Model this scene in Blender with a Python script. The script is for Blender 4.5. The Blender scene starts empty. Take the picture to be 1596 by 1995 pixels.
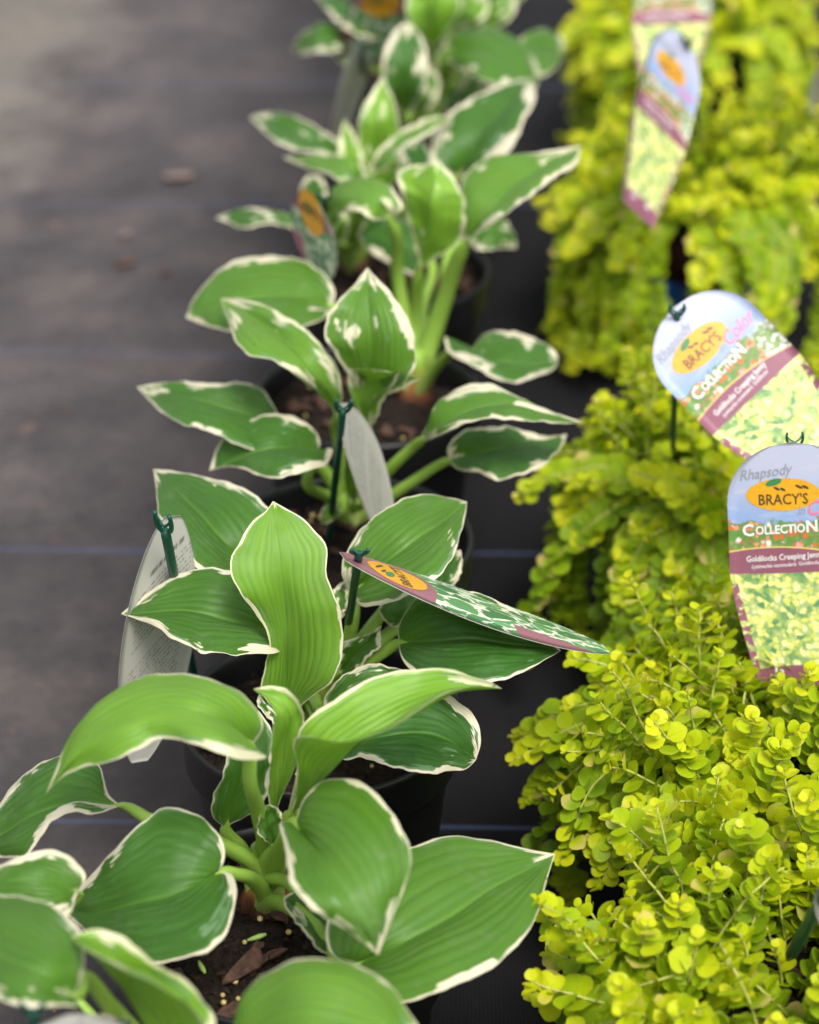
import bpy, math, random
import numpy as np
from mathutils import Vector, Matrix

random.seed(7)
rng = np.random.default_rng(11)
scene = bpy.context.scene
C = scene.collection
R = math.radians

# ------------------------------------------------------------------ camera
FPX, CX, CY = 4710.0, 798.0, 997.5          # focal length and centre in photograph pixels (1596 x 1995)
PITCH, YAW, CAMH = R(30.2), R(3.3), 0.859
cam_d = bpy.data.cameras.new('camera')
cam = bpy.data.objects.new('camera', cam_d)
C.objects.link(cam)
cam.location = (0, 0, CAMH)
cam.rotation_euler = (R(90) - PITCH, 0, YAW)
cam_d.sensor_fit = 'VERTICAL'
cam_d.sensor_height = 36.0
cam_d.sensor_width = 28.8
cam_d.lens = 36.0 * FPX / 1995.0
cam_d.clip_start = 0.05
cam_d.clip_end = 300
cam_d.dof.use_dof = True
cam_d.dof.focus_distance = 1.145
cam_d.dof.aperture_fstop = 5.8
cam_d.dof.aperture_blades = 9
scene.camera = cam

# ------------------------------------------------------------------ sky, sun, exposure
SUN_EL, SUN_AZ = R(57), R(158)               # soft, veiled sun, high behind the camera on the right
w = bpy.data.worlds.new('World')
scene.world = w
w.use_nodes = True
nt = w.node_tree
bg = nt.nodes['Background']
sky = nt.nodes.new('ShaderNodeTexSky')
sky.sky_type = 'NISHITA'
sky.sun_disc = False
sky.sun_elevation = SUN_EL
sky.sun_rotation = SUN_AZ
sky.air_density = 1.0
sky.dust_density = 4.0
sky.ozone_density = 1.0
hs = nt.nodes.new('ShaderNodeHueSaturation')
hs.inputs['Saturation'].default_value = 0.30
nt.links.new(sky.outputs[0], hs.inputs['Color'])
nt.links.new(hs.outputs[0], bg.inputs['Color'])
bg.inputs['Strength'].default_value = 0.115
sd = bpy.data.lights.new('sun', 'SUN')
sd.energy = 1.5
sd.angle = R(17)
sd.color = (1.0, 0.96, 0.90)
sun = bpy.data.objects.new('sun', sd)
C.objects.link(sun)
sdir = Vector((math.sin(SUN_AZ) * math.cos(SUN_EL), math.cos(SUN_AZ) * math.cos(SUN_EL), math.sin(SUN_EL)))
sun.rotation_euler = sdir.to_track_quat('Z', 'Y').to_euler()
vs = scene.view_settings
vs.view_transform = 'Standard'
vs.look = 'None'
vs.gamma = 1
vs.exposure = 1.15
vs.use_curve_mapping = False
scene.cycles.use_denoising = True
scene.cycles.max_bounces = 5
scene.cycles.diffuse_bounces = 3
scene.cycles.glossy_bounces = 2
scene.cycles.transmission_bounces = 3
scene.cycles.use_adaptive_sampling = True
scene.cycles.adaptive_threshold = 0.02
scene.cycles.transparent_max_bounces = 8

# ------------------------------------------------------------------ helpers
FWD = np.array([-math.sin(YAW) * math.cos(PITCH), math.cos(YAW) * math.cos(PITCH), -math.sin(PITCH)])
RGT = np.array([math.cos(YAW), math.sin(YAW), 0.0])
UPV = np.cross(RGT, FWD)
CAM = np.array([0, 0, CAMH])

def ray(px, py):
    px = np.asarray(px, float); py = np.asarray(py, float)
    return FWD * FPX + RGT * (px - CX)[..., None] - UPV * (py - CY)[..., None]

def P(px, py, z):
    """the point of the place at height z that the photograph shows at this pixel"""
    d = ray(px, py)
    t = (np.asarray(z, float) - CAMH) / d[..., 2]
    return CAM + d * t[..., None]

def PD(px, py, depth):
    return CAM + ray(px, py) / FPX * np.asarray(depth, float)[..., None]

def project(p):
    q = np.asarray(p) - CAM
    dz = q @ FWD
    return CX + FPX * (q @ RGT) / dz, CY - FPX * (q @ UPV) / dz, dz

def spline(pts, n, ts=None):
    """centripetal Catmull-Rom through pts (k,d), sampled at chord-length parameters ts"""
    p = np.asarray(pts, float)
    if len(p) == 2:
        ts = np.linspace(0, 1, n) if ts is None else ts
        return p[0] + (p[1] - p[0]) * np.asarray(ts)[:, None]
    seg = np.linalg.norm(np.diff(p[:, :3], axis=0), axis=1) + 1e-9
    s = np.concatenate([[0], np.cumsum(seg)])
    s /= s[-1]
    ts = np.linspace(0, 1, n) if ts is None else np.asarray(ts)
    # finite-difference tangents, non-uniform
    m = np.zeros_like(p)
    d = np.diff(p, axis=0) / np.diff(s)[:, None]
    h = np.diff(s)
    m[1:-1] = (d[:-1] * h[1:, None] + d[1:] * h[:-1, None]) / (h[:-1] + h[1:])[:, None]
    m[0] = 1.5 * d[0] - .5 * m[1]
    m[-1] = 1.5 * d[-1] - .5 * m[-2]
    i = np.clip(np.searchsorted(s, ts, side='right') - 1, 0, len(p) - 2)
    hh = (s[i + 1] - s[i])[:, None]
    u = ((ts - s[i]) / (s[i + 1] - s[i]))[:, None]
    return ((2*u**3 - 3*u**2 + 1) * p[i] + (u**3 - 2*u**2 + u) * hh * m[i]
            + (-2*u**3 + 3*u**2) * p[i+1] + (u**3 - u**2) * hh * m[i+1])

def new_obj(name, mesh, parent=None, mat=None):
    o = bpy.data.objects.new(name, mesh)
    C.objects.link(o)
    if parent is not None:
        o.parent = parent
    if mat is not None and mesh is not None and not mesh.materials:
        mesh.materials.append(mat)
    return o

def mesh_from(name, verts, faces, smooth=True):
    me = bpy.data.meshes.new(name)
    me.from_pydata([tuple(map(float, v)) for v in verts], [], [tuple(int(i) for i in f) for f in faces])
    if smooth:
        me.polygons.foreach_set('use_smooth', [True] * len(me.polygons))
    me.update()
    return me

def empty(name, loc, label, cat, group=None):
    o = bpy.data.objects.new(name, None)
    o.empty_display_size = 0.02
    C.objects.link(o)
    o.location = loc
    tag(o, label, cat, group)
    return o

def tag(o, label=None, cat=None, group=None, kind=None):
    if label: o['label'] = label
    if cat: o['category'] = cat
    if group: o['group'] = group
    if kind: o['kind'] = kind

def grid_faces(nr, nc, off=0, wrap=False):
    f = []
    for i in range(nr - 1):
        for j in range(nc - (0 if wrap else 1)):
            a = off + i * nc + j
            b = off + i * nc + (j + 1) % nc
            f.append((a, b, b + nc, a + nc))
    return f

def tube(path, radii, sides=8, cap=True, groove=0.0):
    """verts, faces of a tapered tube along path (n,3)"""
    path = np.asarray(path, float)
    n = len(path)
    radii = np.broadcast_to(np.asarray(radii, float), (n,))
    t = np.gradient(path, axis=0)
    t /= np.linalg.norm(t, axis=1)[:, None] + 1e-12
    ref = np.array([0, 0, 1.0]) if abs(t[0][2]) < .9 else np.array([0, -1.0, 0])
    vs_, fs = [], []
    a = np.linspace(0, 2 * math.pi, sides, endpoint=False)
    for k in range(n):
        x = np.cross(ref, t[k]); x /= np.linalg.norm(x) + 1e-12
        y = np.cross(t[k], x)
        ref = y
        rr = radii[k] * (1 - groove * np.exp(-((np.abs(a - math.pi / 2)) / .45) ** 2))
        for aa, r_ in zip(a, rr):
            vs_.append(path[k] + (x * math.cos(aa) + y * math.sin(aa)) * r_)
    fs = [(i * sides + j, i * sides + (j + 1) % sides, (i + 1) * sides + (j + 1) % sides, (i + 1) * sides + j)
          for i in range(n - 1) for j in range(sides)]
    if cap:
        fs.append(tuple(range(sides - 1, -1, -1)))
        fs.append(tuple(range((n - 1) * sides, n * sides)))
    return vs_, fs

def lathe(profile, sides=56):
    vs_, n = [], len(profile)
    for (r_, z) in profile:
        for k in range(sides):
            a = 2 * math.pi * k / sides
            vs_.append((r_ * math.cos(a), r_ * math.sin(a), z))
    return vs_, grid_faces(n, sides, wrap=True)

# ------------------------------------------------------------------ material helpers
class NT:
    def __init__(self, name):
        self.m = bpy.data.materials.new(name)
        self.m.use_nodes = True
        self.t = self.m.node_tree
        self.t.nodes.clear()
        self.out = self.t.nodes.new('ShaderNodeOutputMaterial')
    def n(self, typ, **kw):
        nd = self.t.nodes.new('ShaderNode' + typ)
        for k, v in kw.items():
            setattr(nd, k, v)
        return nd
    def l(self, a, b):
        self.t.links.new(a, b)
    def val(self, sock, v):
        if hasattr(v, 'is_output') or isinstance(v, bpy.types.NodeSocket):
            self.l(v, sock)
        else:
            sock.default_value = v
    def math(self, op, a, b=0.0, c=0.0, clamp=False):
        nd = self.n('Math', operation=op, use_clamp=clamp)
        self.val(nd.inputs[0], a); self.val(nd.inputs[1], b); self.val(nd.inputs[2], c)
        return nd.outputs[0]
    def ramp(self, fac, stops, interp='LINEAR'):
        nd = self.n('ValToRGB')
        cr = nd.color_ramp
        cr.interpolation = interp
        while len(cr.elements) > 1:
            cr.elements.remove(cr.elements[-1])
        for i, (p, c) in enumerate(stops):
            e = cr.elements[0] if i == 0 else cr.elements.new(p)
            e.position = p
            e.color = (*c, 1) if len(c) == 3 else c
        self.val(nd.inputs[0], fac)
        return nd.outputs[0]
    def mix(self, fac, a, b, blend='MIX'):
        nd = self.n('Mix', data_type='RGBA', blend_type=blend)
        self.val(nd.inputs[0], fac)
        for s, v in ((nd.inputs[6], a), (nd.inputs[7], b)):
            if isinstance(v, tuple):
                s.default_value = (*v, 1) if len(v) == 3 else v
            else:
                self.l(v, s)
        return nd.outputs[2]
    def step(self, x, lo, hi):
        nd = self.n('MapRange', interpolation_type='SMOOTHSTEP')
        self.val(nd.inputs[0], x); self.val(nd.inputs[1], lo); self.val(nd.inputs[2], hi)
        return nd.outputs[0]
    def noise(self, vec, scale, detail=3.0, rough=.5, w=None, dist=0.0):
        nd = self.n('TexNoise', noise_dimensions='4D' if w is not None else '3D')
        if vec is not None: self.l(vec, nd.inputs['Vector'])
        nd.inputs['Scale'].default_value = scale
        nd.inputs['Detail'].default_value = detail
        nd.inputs['Roughness'].default_value = rough
        nd.inputs['Distortion'].default_value = dist
        if w is not None: self.val(nd.inputs['W'], w)
        return nd.outputs[0]
    def comb(self, x, y, z=0.0):
        nd = self.n('CombineXYZ')
        self.val(nd.inputs[0], x); self.val(nd.inputs[1], y); self.val(nd.inputs[2], z)
        return nd.outputs[0]
    def sep(self, v):
        nd = self.n('SeparateXYZ'); self.l(v, nd.inputs[0])
        return nd.outputs
    def attr(self, name, typ='GEOMETRY'):
        return self.n('Attribute', attribute_name=name, attribute_type=typ)
    def bump(self, h, strength=.3, dist=.001):
        nd = self.n('Bump')
        nd.inputs['Strength'].default_value = strength
        nd.inputs['Distance'].default_value = dist
        self.l(h, nd.inputs['Height'])
        return nd.outputs[0]
    def princ(self, color, rough=.5, spec=.5, normal=None, metallic=0.0):
        b = self.n('BsdfPrincipled')
        self.val(b.inputs['Base Color'], (*color, 1) if isinstance(color, tuple) else color)
        self.val(b.inputs['Roughness'], rough)
        b.inputs['Specular IOR Level'].default_value = spec
        b.inputs['Metallic'].default_value = metallic
        if normal is not None: self.l(normal, b.inputs['Normal'])
        return b
    def done(self, shader):
        self.l(shader.outputs[0], self.out.inputs[0])
        return self.m
    def leafy(self, color, transcolor, rough, spec, fac, normal=None):
        b = self.princ(color, rough, spec, normal)
        t = self.n('BsdfTranslucent')
        self.l(transcolor, t.inputs[0])
        mx = self.n('MixShader')
        mx.inputs[0].default_value = fac
        self.l(b.outputs[0], mx.inputs[1]); self.l(t.outputs[0], mx.inputs[2])
        self.l(mx.outputs[0], self.out.inputs[0])
        return self.m

def plain(name, col, rough=.5, spec=.5, var=0.0, scale=200.0, bump=0.0):
    k = NT(name)
    tc = k.n('TexCoord')
    nz = k.noise(tc.outputs['Object'], scale, 4)
    a = tuple(max(0, c * (1 - var)) for c in col); b_ = tuple(min(1, c * (1 + var)) for c in col)
    c = k.ramp(nz, [(.3, a), (.7, b_)])
    nrm = k.bump(nz, bump, .001) if bump else None
    return k.done(k.princ(c, rough, spec, nrm))

# --- woven landscape fabric
GROUND_ROT = R(-2.0)
def mat_fabric():
    k = NT('woven_ground_fabric')
    geo = k.n('NewGeometry')
    rot = k.n('VectorRotate', rotation_type='Z_AXIS')
    k.l(geo.outputs['Position'], rot.inputs['Vector'])
    rot.inputs['Angle'].default_value = GROUND_ROT
    pos = rot.outputs[0]
    x, y, z = k.sep(pos)
    # weave: warp ribs with short picks
    ribs = k.math('ABSOLUTE', k.math('SINE', k.math('MULTIPLY', x, math.pi / .0021)))
    picks = k.math('ABSOLUTE', k.math('SINE', k.math('ADD', k.math('MULTIPLY', y, math.pi / .0033),
                                                   k.math('MULTIPLY', k.math('FLOOR', k.math('DIVIDE', x, .0021)), math.pi / 2))))
    weave = k.math('MULTIPLY', ribs, k.math('ADD', k.math('MULTIPLY', picks, .45), .55))
    big = k.noise(pos, 1.6, 5, .6)
    med = k.noise(pos, 9, 5, .65)
    fine = k.noise(pos, 120, 4, .6)
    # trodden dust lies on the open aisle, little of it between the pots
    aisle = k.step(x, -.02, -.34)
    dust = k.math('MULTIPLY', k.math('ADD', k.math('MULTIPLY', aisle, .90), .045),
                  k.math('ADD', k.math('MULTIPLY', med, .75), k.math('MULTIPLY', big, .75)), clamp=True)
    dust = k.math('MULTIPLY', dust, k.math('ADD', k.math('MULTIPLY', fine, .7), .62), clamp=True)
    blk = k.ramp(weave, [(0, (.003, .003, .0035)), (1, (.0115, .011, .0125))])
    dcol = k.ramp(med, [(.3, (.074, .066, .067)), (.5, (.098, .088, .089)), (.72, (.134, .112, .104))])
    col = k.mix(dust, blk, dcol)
    # rusty crumbs of bark
    cr = k.step(k.noise(pos, 26, 2, .5), .70, .78)
    col = k.mix(k.math('MULTIPLY', cr, k.math('MULTIPLY', aisle, .5)), col, (.22, .12, .075))
    # pale dry silt washed over the far end of the aisle
    far = k.math('ADD', k.math('MULTIPLY', x, SILT_N[0]), k.math('MULTIPLY', y, SILT_N[1]))
    far = k.math('ADD', far, k.math('MULTIPLY', k.math('SUBTRACT', med, .5), .22))
    silt = k.math('MULTIPLY', k.step(far, SILT_D - .06, SILT_D + .09), .65)
    far2 = k.math('ADD', y, k.math('MULTIPLY', k.math('SUBTRACT', big, .5), .8))
    silt2 = k.math('MULTIPLY', k.step(far2, 2.55, 3.1), .5)
    silt = k.math('MAXIMUM', silt, silt2)
    col = k.mix(silt, col, k.ramp(fine, [(.3, (.14, .124, .104)), (.7, (.21, .188, .158))]))
    # blue marker yarn every 30.5 cm
    ph = k.math('ABSOLUTE', k.math('SUBTRACT', k.math('FRACT', k.math('DIVIDE', k.math('ADD', y, LINE_OFF), .305)), .5))
    ln = k.math('SUBTRACT', 1.0, k.step(ph, .0045, .0065))
    ln = k.math('MULTIPLY', ln, k.math('ADD', k.math('MULTIPLY', picks, .45), .35))
    ln = k.math('MULTIPLY', ln, k.math('SUBTRACT', 1.0, k.math('MULTIPLY', dust, .55)))
    col = k.mix(ln, col, (.075, .095, .18))
    h = k.math('ADD', k.math('MULTIPLY', weave, .5), k.math('MULTIPLY', fine, .4))
    h = k.math('ADD', h, k.math('MULTIPLY', med, 3.0))
    stain = k.step(k.noise(pos, 3.2, 6, .7, dist=.6), .42, .62)
    col = k.mix(k.math('MULTIPLY', stain, .18), col, k.mix(.5, col, (.012, .012, .013)))
    return k.done(k.princ(col, .85, .12, k.bump(h, .5, .0012)))

_a = P(120, 1062, 0.0)
_r = Matrix.Rotation(GROUND_ROT, 3, 'Z') @ Vector(_a)
LINE_OFF = .305 * .5 - (_r.y % .305) 

# --- hosta leaf: green heart, ragged cream margin
def mat_hosta():
    k = NT('hosta_leaf')
    uv = k.n('UVMap', uv_map='UVMap').outputs[0]
    u, v, _ = k.sep(uv)
    s = k.math('MULTIPLY', k.math('SUBTRACT', u, .5), 2.0)
    sa = k.math('ABSOLUTE', s)
    edge = k.attr('edge').outputs['Fac']
    seed = k.attr('seed', 'OBJECT').outputs['Fac']
    tone = k.attr('tone', 'OBJECT').outputs['Fac']
    cream_amt = k.attr('cream', 'OBJECT').outputs['Fac']
    lowv = k.comb(k.math('MULTIPLY', s, 1.1), k.math('MULTIPLY', v, 2.6))
    low = k.noise(lowv, 1.6, 2, .5, w=seed)
    strv = k.comb(k.math('MULTIPLY', s, 17.0), k.math('MULTIPLY', v, 2.0))
    streak = k.noise(strv, 1.0, 3, .55, w=seed)
    wide = k.math('POWER', k.step(low, .45, .74), 1.0)
    wide = k.math('ADD', k.math('ADD', .070, k.math('MULTIPLY', cream_amt, .060)), k.math('MULTIPLY', k.math('MULTIPLY', wide, 1.0), cream_amt))
    bvar = k.noise(k.comb(k.math('MULTIPLY', s, 1.5), k.math('MULTIPLY', v, 7.0), 9.1), 1.0, 2, .5, w=seed)
    wide = k.math('MULTIPLY', wide, k.math('ADD', .40, k.math('MULTIPLY', k.step(bvar, .3, .7), 1.15)))
    rag = k.step(streak, .34, .62)
    thr = k.math('MULTIPLY', wide, k.math('ADD', k.math('MULTIPLY', rag, .90), .34))
    cream = k.math('SUBTRACT', 1.0, k.step(edge, k.math('SUBTRACT', thr, .016), k.math('ADD', thr, .030)))
    # grey-green feathering just inside the margin
    strv2 = k.comb(k.math('MULTIPLY', s, 10.0), k.math('MULTIPLY', v, 2.0), 3.7)
    st2 = k.noise(strv2, 1.0, 3, .6, w=seed)
    thr2 = k.math('MULTIPLY', k.math('ADD', wide, .12), k.math('MULTIPLY', k.step(st2, .45, .68), 2.1))
    sage = k.math('SUBTRACT', 1.0, k.step(edge, k.math('SUBTRACT', thr2, .06), k.math('ADD', thr2, .03)))
    # heart colour
    dark = k.mix(k.noise(uv, 3.0, 4, .6, w=seed), (.011, .062, .003), (.035, .124, .011))
    lime = k.mix(k.noise(uv, 2.5, 3, .5, w=seed), (.18, .39, .018), (.25, .44, .045))
    heart = k.mix(tone, dark, lime)
    base = k.math('MULTIPLY', k.math('SUBTRACT', 1.0, k.step(v, .0, .34)), k.math('SUBTRACT', 1.0, k.step(sa, .0, .75)))
    heart = k.mix(k.math('MULTIPLY', base, .45), heart, (.15, .36, .03))
    midrib = k.math('SUBTRACT', 1.0, k.step(sa, .012, .05))
    heart = k.mix(k.math('MULTIPLY', midrib, .40), heart, (.17, .36, .06))
    mott = k.noise(k.comb(k.math('MULTIPLY', s, 22.0), k.math('MULTIPLY', v, 6.0)), 1.0, 4, .65, w=seed)
    heart = k.mix(k.step(mott, .35, .75), heart, k.mix(.5, heart, (.075, .21, .045)))
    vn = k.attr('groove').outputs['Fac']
    heart = k.mix(k.math('MULTIPLY', vn, .85), heart, k.mix(.6, heart, (.012, .055, .006)))  # darker vein grooves: part vein pigment, part groove shade put into the colour
    heart = k.mix(k.math('MULTIPLY', sage, .7), heart, (.155, .27, .14))
    crm = k.mix(k.noise(uv, 9, 3, .5, w=seed), (.68, .61, .42), (.74, .69, .55))
    crm = k.mix(k.math('MULTIPLY', tone, .45), crm, (.66, .70, .34))
    col = k.mix(cream, heart, crm)
    # small brown nicks
    geo = k.n('TexCoord')
    sp = k.n('TexVoronoi', feature='F1'); sp.inputs['Scale'].default_value = 42
    k.l(geo.outputs['Object'], sp.inputs['Vector'])
    nick = k.math('MULTIPLY', k.math('LESS_THAN', sp.outputs['Distance'], .05),
                  k.math('GREATER_THAN', k.sep(sp.outputs['Color'])[0], .72))
    col = k.mix(k.math('MULTIPLY', nick, .65), col, (.07, .05, .025))
    fine = k.noise(k.comb(k.math('MULTIPLY', s, 70.0), k.math('MULTIPLY', v, 24.0)), 1.0, 4, .6, w=seed)
    nrm = k.bump(fine, .16, .0007)
    tcol = k.mix(.45, col, k.mix(cream, (.28, .50, .02), (.75, .70, .40)))
    rough = k.math('ADD', .38, k.math('MULTIPLY', mott, .2))
    # a thin film of dust and dried water marks
    dz = k.noise(geo.outputs['Object'], 38, 5, .7)
    dz2 = k.noise(geo.outputs['Object'], 240, 3, .6)
    col = k.mix(k.math('MULTIPLY', k.math('MULTIPLY', k.step(dz, .48, .72), k.step(dz2, .35, .7)), .22), col, (.30, .30, .24))
    rough = k.math('ADD', rough, k.math('MULTIPLY', k.step(dz, .4, .7), .14))
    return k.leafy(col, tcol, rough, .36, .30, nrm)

def mat_petiole():
    k = NT('hosta_stalk')
    tc = k.n('TexCoord')
    nz = k.noise(tc.outputs['Object'], 60, 3)
    uv = k.attr('along').outputs['Fac']
    c = k.mix(nz, (.24, .42, .05), (.34, .52, .09))
    c = k.mix(k.math('SUBTRACT', 1.0, k.step(uv, 0, .35)), c, (.40, .50, .14))
    t = k.mix(.5, c, (.35, .5, .05))
    return k.leafy(c, t, .42, .45, .18)

def mat_jenny(src):
    """rounded golden leaf; src tells where its tone (age) is kept"""
    k = NT('creeping_jenny_leaf_' + ('one' if src == 'OBJECT' else 'many'))
    tone = k.attr('tone', src).outputs['Fac']
    rnd = k.attr('blush', src).outputs['Fac']
    uv = k.n('UVMap', uv_map='UVMap').outputs[0]
    u, v, _ = k.sep(uv)
    rad = k.math('SQRT', k.math('ADD', k.math('POWER', k.math('MULTIPLY', k.math('SUBTRACT', u, .5), 2.0), 2.0),
                              k.math('POWER', k.math('MULTIPLY', k.math('SUBTRACT', v, .5), 2.0), 2.0)))
    tc = k.n('TexCoord')
    nz = k.noise(tc.outputs['Object'], 1.8 if src == 'OBJECT' else 160, 3)
    tt = k.math('ADD', tone, k.math('MULTIPLY', k.math('SUBTRACT', nz, .5), .35))
    c = k.ramp(tt, [(0, (.075, .165, .004)), (.3, (.175, .295, .005)), (.6, (.33, .45, .006)), (.85, (.50, .57, .006)), (1, (.60, .61, .012))])
    rim = k.step(rad, .72, 1.0)
    c = k.mix(k.math('MULTIPLY', rim, .35), c, (.46, .52, .06))
    mid = k.math('SUBTRACT', 1.0, k.step(k.math('ABSOLUTE', k.math('SUBTRACT', u, .5)), .0, .05))
    c = k.mix(k.math('MULTIPLY', mid, .2), c, (.16, .28, .01))
    bl = k.math('MULTIPLY', k.step(rnd, .91, .98), k.step(k.math('ADD', v, k.math('MULTIPLY', nz, .5)), .5, 1.1))
    c = k.mix(k.math('MULTIPLY', bl, .8), c, (.66, .50, .17))
    t = k.mix(.45, c, (.42, .58, .008))
    return k.leafy(c, t, .50, .24, .42, k.bump(nz, .1, .001))

_p, _q = (Matrix.Rotation(GROUND_ROT, 3, 'Z') @ Vector(P(a_, b_, 0.0)) for a_, b_ in ((20, 300), (235, 20)))
_n = Vector((-( _q.y - _p.y), _q.x - _p.x, 0)).normalized()
SILT_N, SILT_D = (_n.x, _n.y), _n.dot(_p)
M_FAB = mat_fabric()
M_HOSTA = mat_hosta()
M_STALK = mat_petiole()
M_JONE = mat_jenny('OBJECT')
M_JMANY = mat_jenny('GEOMETRY')
M_JSTEM = plain('jenny_stem', (.30, .32, .06), .5, .4, .25, 90)
M_POT = plain('black_pot_plastic', (.0065, .0065, .0075), .42, .45, .25, 300, .05)
M_SOIL = plain('potting_soil', (.013, .008, .006), .95, .2, .75, 350, .9)
M_BARK = plain('bark', (.075, .040, .028), .9, .25, .5, 220, .6)
M_PELLET = plain('fertiliser_pellet', (.50, .38, .14), .45, .4, .25, 120)
M_CROWN = plain('crown_sheath', (.32, .15, .035), .6, .35, .6, 120, .3)
M_STAKE = plain('green_stake_plastic', (.004, .060, .038), .38, .5, .12, 60)
M_TAN = plain('dry_leaf', (.19, .135, .115), .8, .3, .3, 60, .3)
M_WEEDSEED = plain('fallen_bud_green', (.35, .50, .12), .5, .4, .25, 90)

# ------------------------------------------------------------------ ground
gx = np.concatenate([[-30, -8, -3], np.arange(-1.0, .9, .022), [3, 8, 30]])
gy = np.concatenate([[-25, -5, 0], np.arange(.55, 3.6, .022), [5, 10, 45]])
GX, GY = np.meshgrid(gx, gy)
GZ = np.zeros_like(GX)
gr_ = np.random.default_rng(5)
for _ in range(26):
    a_ = gr_.normal(0, .5) + (math.pi / 2 if gr_.random() < .5 else 0)
    fq, ph_ = gr_.uniform(6, 34), gr_.uniform(0, 6.28)
    c_ = np.array([gr_.uniform(-1, .6), gr_.uniform(.7, 3.4)]); sp_ = gr_.uniform(.12, .5)
    env = np.exp(-(((GX - c_[0]) ** 2 + (GY - c_[1]) ** 2) / sp_ ** 2))
    GZ += np.sin((GX * math.cos(a_) + GY * math.sin(a_)) * fq + ph_) * env * .0016
GZ = np.clip(GZ - .0032, -.0075, -.0002)
gm = mesh_from('ground', np.stack([GX, GY, GZ], 2).reshape(-1, 3), grid_faces(len(gy), len(gx)))
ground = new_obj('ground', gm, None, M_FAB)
tag(ground, 'woven black landscape fabric with thin blue marker lines and dust', None, None, 'structure')

# ------------------------------------------------------------------ pots
RIM_Z, RIM_R = 0.145, 0.0720
def build_pot_meshes():
    prof = [(.0, .004), (.052, .004), (.0545, .0), (.0555, .004), (.0665, .118), (.0675, .1195)]
    inner = [(.0655, .1200), (.054, .02), (.0, .02)]
    v, f = lathe(prof + inner)
    body = mesh_from('pot_body', v, f)
    rp = [(.0672, .1185), (.0705, .1185), (.0712, .1200), (.0716, .1400), (.0722, .1415), (.0722, .1440), (.0712, .1452), (.0698, .1445),
          (.0688, .1415), (.0682, .1385), (.0668, .122), (.0672, .1185)]
    v, f = lathe(rp)
    rim = mesh_from('pot_rim', v, f)
    for m in (body, rim): m.materials.append(M_POT)
    return body, rim
POT_BODY, POT_RIM = build_pot_meshes()

def soil_mesh(seed):
    r_ = np.random.default_rng(seed)
    rows, cols = 22, 60
    ph = r_.uniform(0, 6.28, (6, 2)); fr = r_.uniform(60, 260, (6, 2))
    v = [(0, 0, .131)]
    for i in range(1, rows + 1):
        rr = .0676 * i / rows
        for j in range(cols):
            a = 2 * math.pi * j / cols
            x, y = rr * math.cos(a), rr * math.sin(a)
            h = sum(math.sin(x * fr[k][0] + ph[k][0]) * math.sin(y * fr[k][1] + ph[k][1]) for k in range(6)) * .0011
            v.append((x, y, .130 + h + r_.normal() * .0010 - .003 * (i / rows) ** 4))
    f = [(0, 1 + j, 1 + (j + 1) % cols) for j in range(cols)]
    for i in range(rows - 1):
        for j in range(cols):
            a, b = 1 + i * cols + j, 1 + i * cols + (j + 1) % cols
            f.append((a, a + cols, b + cols, b))
    m = mesh_from('soil', v, f); m.materials.append(M_SOIL)
    return m
SOILS = [soil_mesh(s) for s in (1, 2, 3)]

def chip_mesh(seed, l=.012, w_=.006, h=.0028):
    r_ = np.random.default_rng(seed)
    n = 9
    v = []
    for k, zz in ((1.0, -h / 2), (1.0, h * .2), (.75, h / 2)):
        for j in range(n):
            a = 2 * math.pi * j / n
            q = 1 + .28 * math.sin(3 * a + seed) + r_.normal() * .10
            v.append((l / 2 * math.cos(a) * q * k, w_ / 2 * math.sin(a) * q * k, zz + r_.normal() * h * .12))
    f = [tuple(range(n - 1, -1, -1))]
    f += grid_faces(3, n, wrap=True)
    f.append(tuple(range(2 * n, 3 * n)))
    m = mesh_from('bark_chip', v, f, False); m.materials.append(M_BARK)
    return m
CHIPS = [chip_mesh(s, l, w_) for s, l, w_ in ((1, .018, .008), (2, .012, .006), (3, .010, .007), (4, .014, .005))]

def debris_mesh(seed, n):
    """pellets of fertiliser and small crumbs lying on the soil"""
    r_ = np.random.default_rng(seed)
    v, f = [], []
    for _ in range(n):
        rr = .062 * math.sqrt(r_.random()); a = r_.random() * 6.283
        c = np.array([rr * math.cos(a), rr * math.sin(a), .1325])
        s = r_.uniform(.0009, .0016)
        o = len(v)
        rows = [(0, -1), (.8, -.6), (1, 0), (.8, .6), (0, 1)]
        v.append(c + [0, 0, -s])
        for q, zz in rows[1:4]:
            for j in range(7):
                b = 2 * math.pi * j / 7
                v.append(c + [s * q * math.cos(b), s * q * math.sin(b), s * zz])
        v.append(c + [0, 0, s])
        for j in range(7):
            f.append((o, o + 1 + (j + 1) % 7, o + 1 + j))
            for i in range(2):
                f.append((o + 1 + i * 7 + j, o + 1 + i * 7 + (j + 1) % 7, o + 8 + i * 7 + (j + 1) % 7, o + 8 + i * 7 + j))
            f.append((o + 22, o + 15 + j, o + 15 + (j + 1) % 7))
    m = mesh_from('pellets', v, f); m.materials.append(M_PELLET)
    return m

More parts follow.
